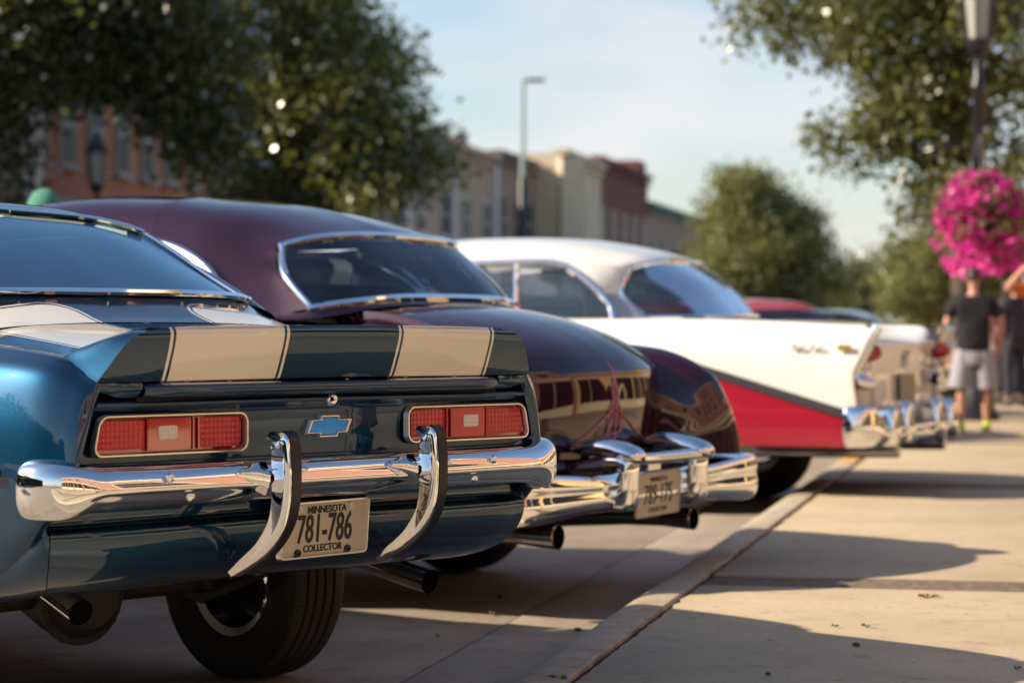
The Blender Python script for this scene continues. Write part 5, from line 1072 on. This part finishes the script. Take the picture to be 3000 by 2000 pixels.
    for n, s in (('r',1),('l',-1)):
        a, b = np.array(J['sh'+n][:3]) / k, np.array(J['el'+n][:3]) / k; S['s'+n] = (*J['sh'+n][:3], .078*k); S['e'+n] = (*(a + (b - a) * .72) * k, .072*k); SE += [('chest','s'+n),('s'+n,'e'+n)]
    skin_obj('shirt', S, SE, c, t)
    lc = mat('lower_cloth', lower, .85, noise=(7,.4,tuple(v*.75 for v in lower)), bump=(8,.4), dist=.03)
    if bottoms == 'shorts':
        L = None; sh = MB()
        sh.lathe([(.001,1.0*k),(.13*k,.99*k),(.155*k,.90*k),(.17*k,.80*k),(.16*k,.72*k)], n=20); sh.v = [(x * w, y * .78, z) for x, y, z in sh.v]
        for s in (1, -1): sh.tube([(s*.085*k*w, 0, .86*k), (s*.105*k*w, -.005, .70*k), (s*.122*k*w, -.008, .58*k), (s*.130*k*w, -.01, .47*k)], [.115*k, .120*k, .122*k, .126*k], 16)
        sh.build('shorts', lc, t, weld=False, angle=60)
    elif bottoms == 'skirt':
        L = {'p': P(0,0,1.0,.15,.11), 'm': P(0,0,.80,.20,.15), 'h': P(0,0,.52,.24,.20)}; LE = [('p','m'),('m','h')]
    else:
        L = {'p': P(0,0,.94,.155,.115)}; LE = []
        for n, s in (('r',1),('l',-1)): L['a'+n] = P(s*.10,0,.82,.105); L['b'+n] = P(s*.118,-.01,.48,.08); L['c'+n] = P(s*.12,.02,.10,.065); LE += [('p','a'+n),('a'+n,'b'+n),('b'+n,'c'+n)]
    if L: skin_obj({'shorts':'shorts','skirt':'skirt'}.get(bottoms, 'trousers'), L, LE, lc, t)
    sm = mat('shoe', shoes, .5)
    for s in (1, -1):
        MB().sym(grid([[(0,.075,.02),(.030,.065,.02),(.036,.03,.0),(.0,.03,.0)],[(0,.075,.085),(.034,.06,.08),(.040,.0,.005),(0,0,0)],[(0,.0,.105),(.036,-.01,.085),(.044,-.03,.005),(0,-.03,0)],[(0,-.09,.075),(.036,-.09,.06),(.046,-.10,.005),(0,-.10,0)],[(0,-.165,.04),(.026,-.16,.035),(.032,-.165,.005),(0,-.165,0)],[(0,-.19,.01),(.01,-.19,.01),(.012,-.19,.004),(0,-.19,0)]], 10, 14)).build('shoe', sm, t).location = (s*.122*k*w, -.0, 0.0)
    hm = M['hair']
    if cap: hm = mat('cap_cloth', cap, .9, bump=(40,.4))
    hp = [(.0,.135),(.055,.115),(.088,.06),(.098,.0),(.096,-.05)] if cap else [(.0,.10),(.05,.085),(.078,.05),(.088,.0),(.086,-.035)]
    h = MB().lathe([(r * k, z * k) for r, z in hp], n=20); h.v = [(x * .93, y * 1.12 + .012 * k, z + .0) for x, y, z in h.v]
    if hair == 'long': h.lathe([(.085*k,.02*k),(.095*k,-.08*k),(.085*k,-.2*k),(.05*k,-.27*k)], n=16); h.v = [(x, max(y, -.035*k) if z < -.0 else y, z) for x, y, z in h.v]
    o = h.build('cap' if cap else 'hair', hm, t); o.location = (0, .006 * k, 1.675 * k)
    return t
person('man seen from behind in black tee and grey shorts with lime shoes', (at(2852, 23.6), 23.6, .133), math.radians(172), 1.60, (.012,.012,.016), (.36,.34,.37), (.55,.72,.05), w=1.12)
person('woman with raised arm in orange top and white skirt at right edge', (at(3066, 23.0), 23.0, .133), math.radians(-20), 1.72, (.70,.16,.03), (.78,.74,.68), (.1,.08,.07), pose='raised', bottoms='skirt', hair='long')
person('person in pink top standing in shade right of the man', (at(2952, 33), 33, .133), math.radians(150), 1.68, (.24,.05,.10), (.03,.03,.04), (.05,.05,.05), bottoms='trousers', hair='long')  # pink of the top darkened to put the shade into its colour
person('person in dark clothes at the right edge behind the orange top', (at(2976, 31.5), 31.5, .133), math.radians(200), 1.72, (.03,.025,.04), (.03,.03,.045), (.04,.04,.04), bottoms='trousers')
person('person in green knit cap behind the maroon car', (at(138, 14.6), 14.6, 0), math.radians(60), 1.93, (.05,.07,.09), (.05,.06,.10), (.05,.05,.05), bottoms='trousers', cap=(.07,.24,.17))

# ------------------------------------------------------------------ litter on the concrete
def litter(label, px, py, z, mt, size, seed, kind='leaf'):
    Yw = 7000 * (CAM_H - z) / (py - 970); rs = np.random.RandomState(seed); t = None
    if kind == 'leaf':
        mb = MB()
        for k in range(4):
            a = rs.uniform(0, 6.28); d = np.array([math.cos(a), math.sin(a), .0]); n = np.array([-d[1], d[0], 0]); L = size * rs.uniform(.6, 1)
            mb.grid(np.array([[d*0, d*0, d*0], [d*L*.5+n*L*.22+[0,0,.012], d*L*.5+[0,0,.004], d*L*.5-n*L*.22+[0,0,.012]], [d*L+[0,0,.006]]*3]))
        o = mb.build('fallen_leaf', mt, None)
    else:
        o = MB().lathe([(.001,0),(size*.8,.002),(size,size*.4),(size*.5,size*.8),(.001,size*.85)], n=9).build('pebble', mt, None)
        for v in o.data.vertices: v.co.x *= rs.uniform(.8,1.3)
    o.location = (at(px, Yw), Yw, z + .002); o.rotation_euler = (0, 0, rs.uniform(0, 6)); tag(o, label, kind)
G1 = mat('fresh_leaf', (.12,.20,.03), .5); G2 = mat('dry_leaf', (.20,.10,.05), .7); G3 = mat('pebble_dark', (.05,.05,.035), .8)
litter('fresh green leaf lying in sun on the sidewalk', 2540, 1837, .132, G1, .035, 1)
litter('small pale green leaf scrap left of the fresh green leaf', 2450, 1838, .132, G1, .022, 2)
litter('brown dry leaf on the sidewalk below the gravel band', 2715, 1750, .132, G2, .06, 3)
litter('brown dry leaf by the lower right corner of the frame', 2975, 1962, .132, G2, .03, 4)
litter('green weed sprout growing at the kerb joint bottom', 1640, 1990, .132, G1, .05, 6)
litter('green weed tuft growing in the gutter seam near the tyre', 1287, 1868, .004, G1, .03, 16)
litter('small dry weed in the gutter seam farther along', 1440, 1800, .004, G2, .03, 17)
litter('pale crumpled leaf on the road between the cars', 1470, 1735, .0, G2, .035, 18)
litter('dark pebble in the gutter beside the kerb', 1693, 1849, .004, G3, .016, 5, 'pebble')
litter('dark pebble on the road in the maroon car\'s shadow', 1465, 1752, .0, G3, .016, 7, 'pebble')
litter('tiny dark chip in the shadow on the sidewalk', 2250, 1978, .132, G3, .010, 8, 'pebble')
litter('dark chip on the sidewalk within the blue coupe\'s shadow', 2508, 1893, .132, G3, .014, 9, 'pebble')
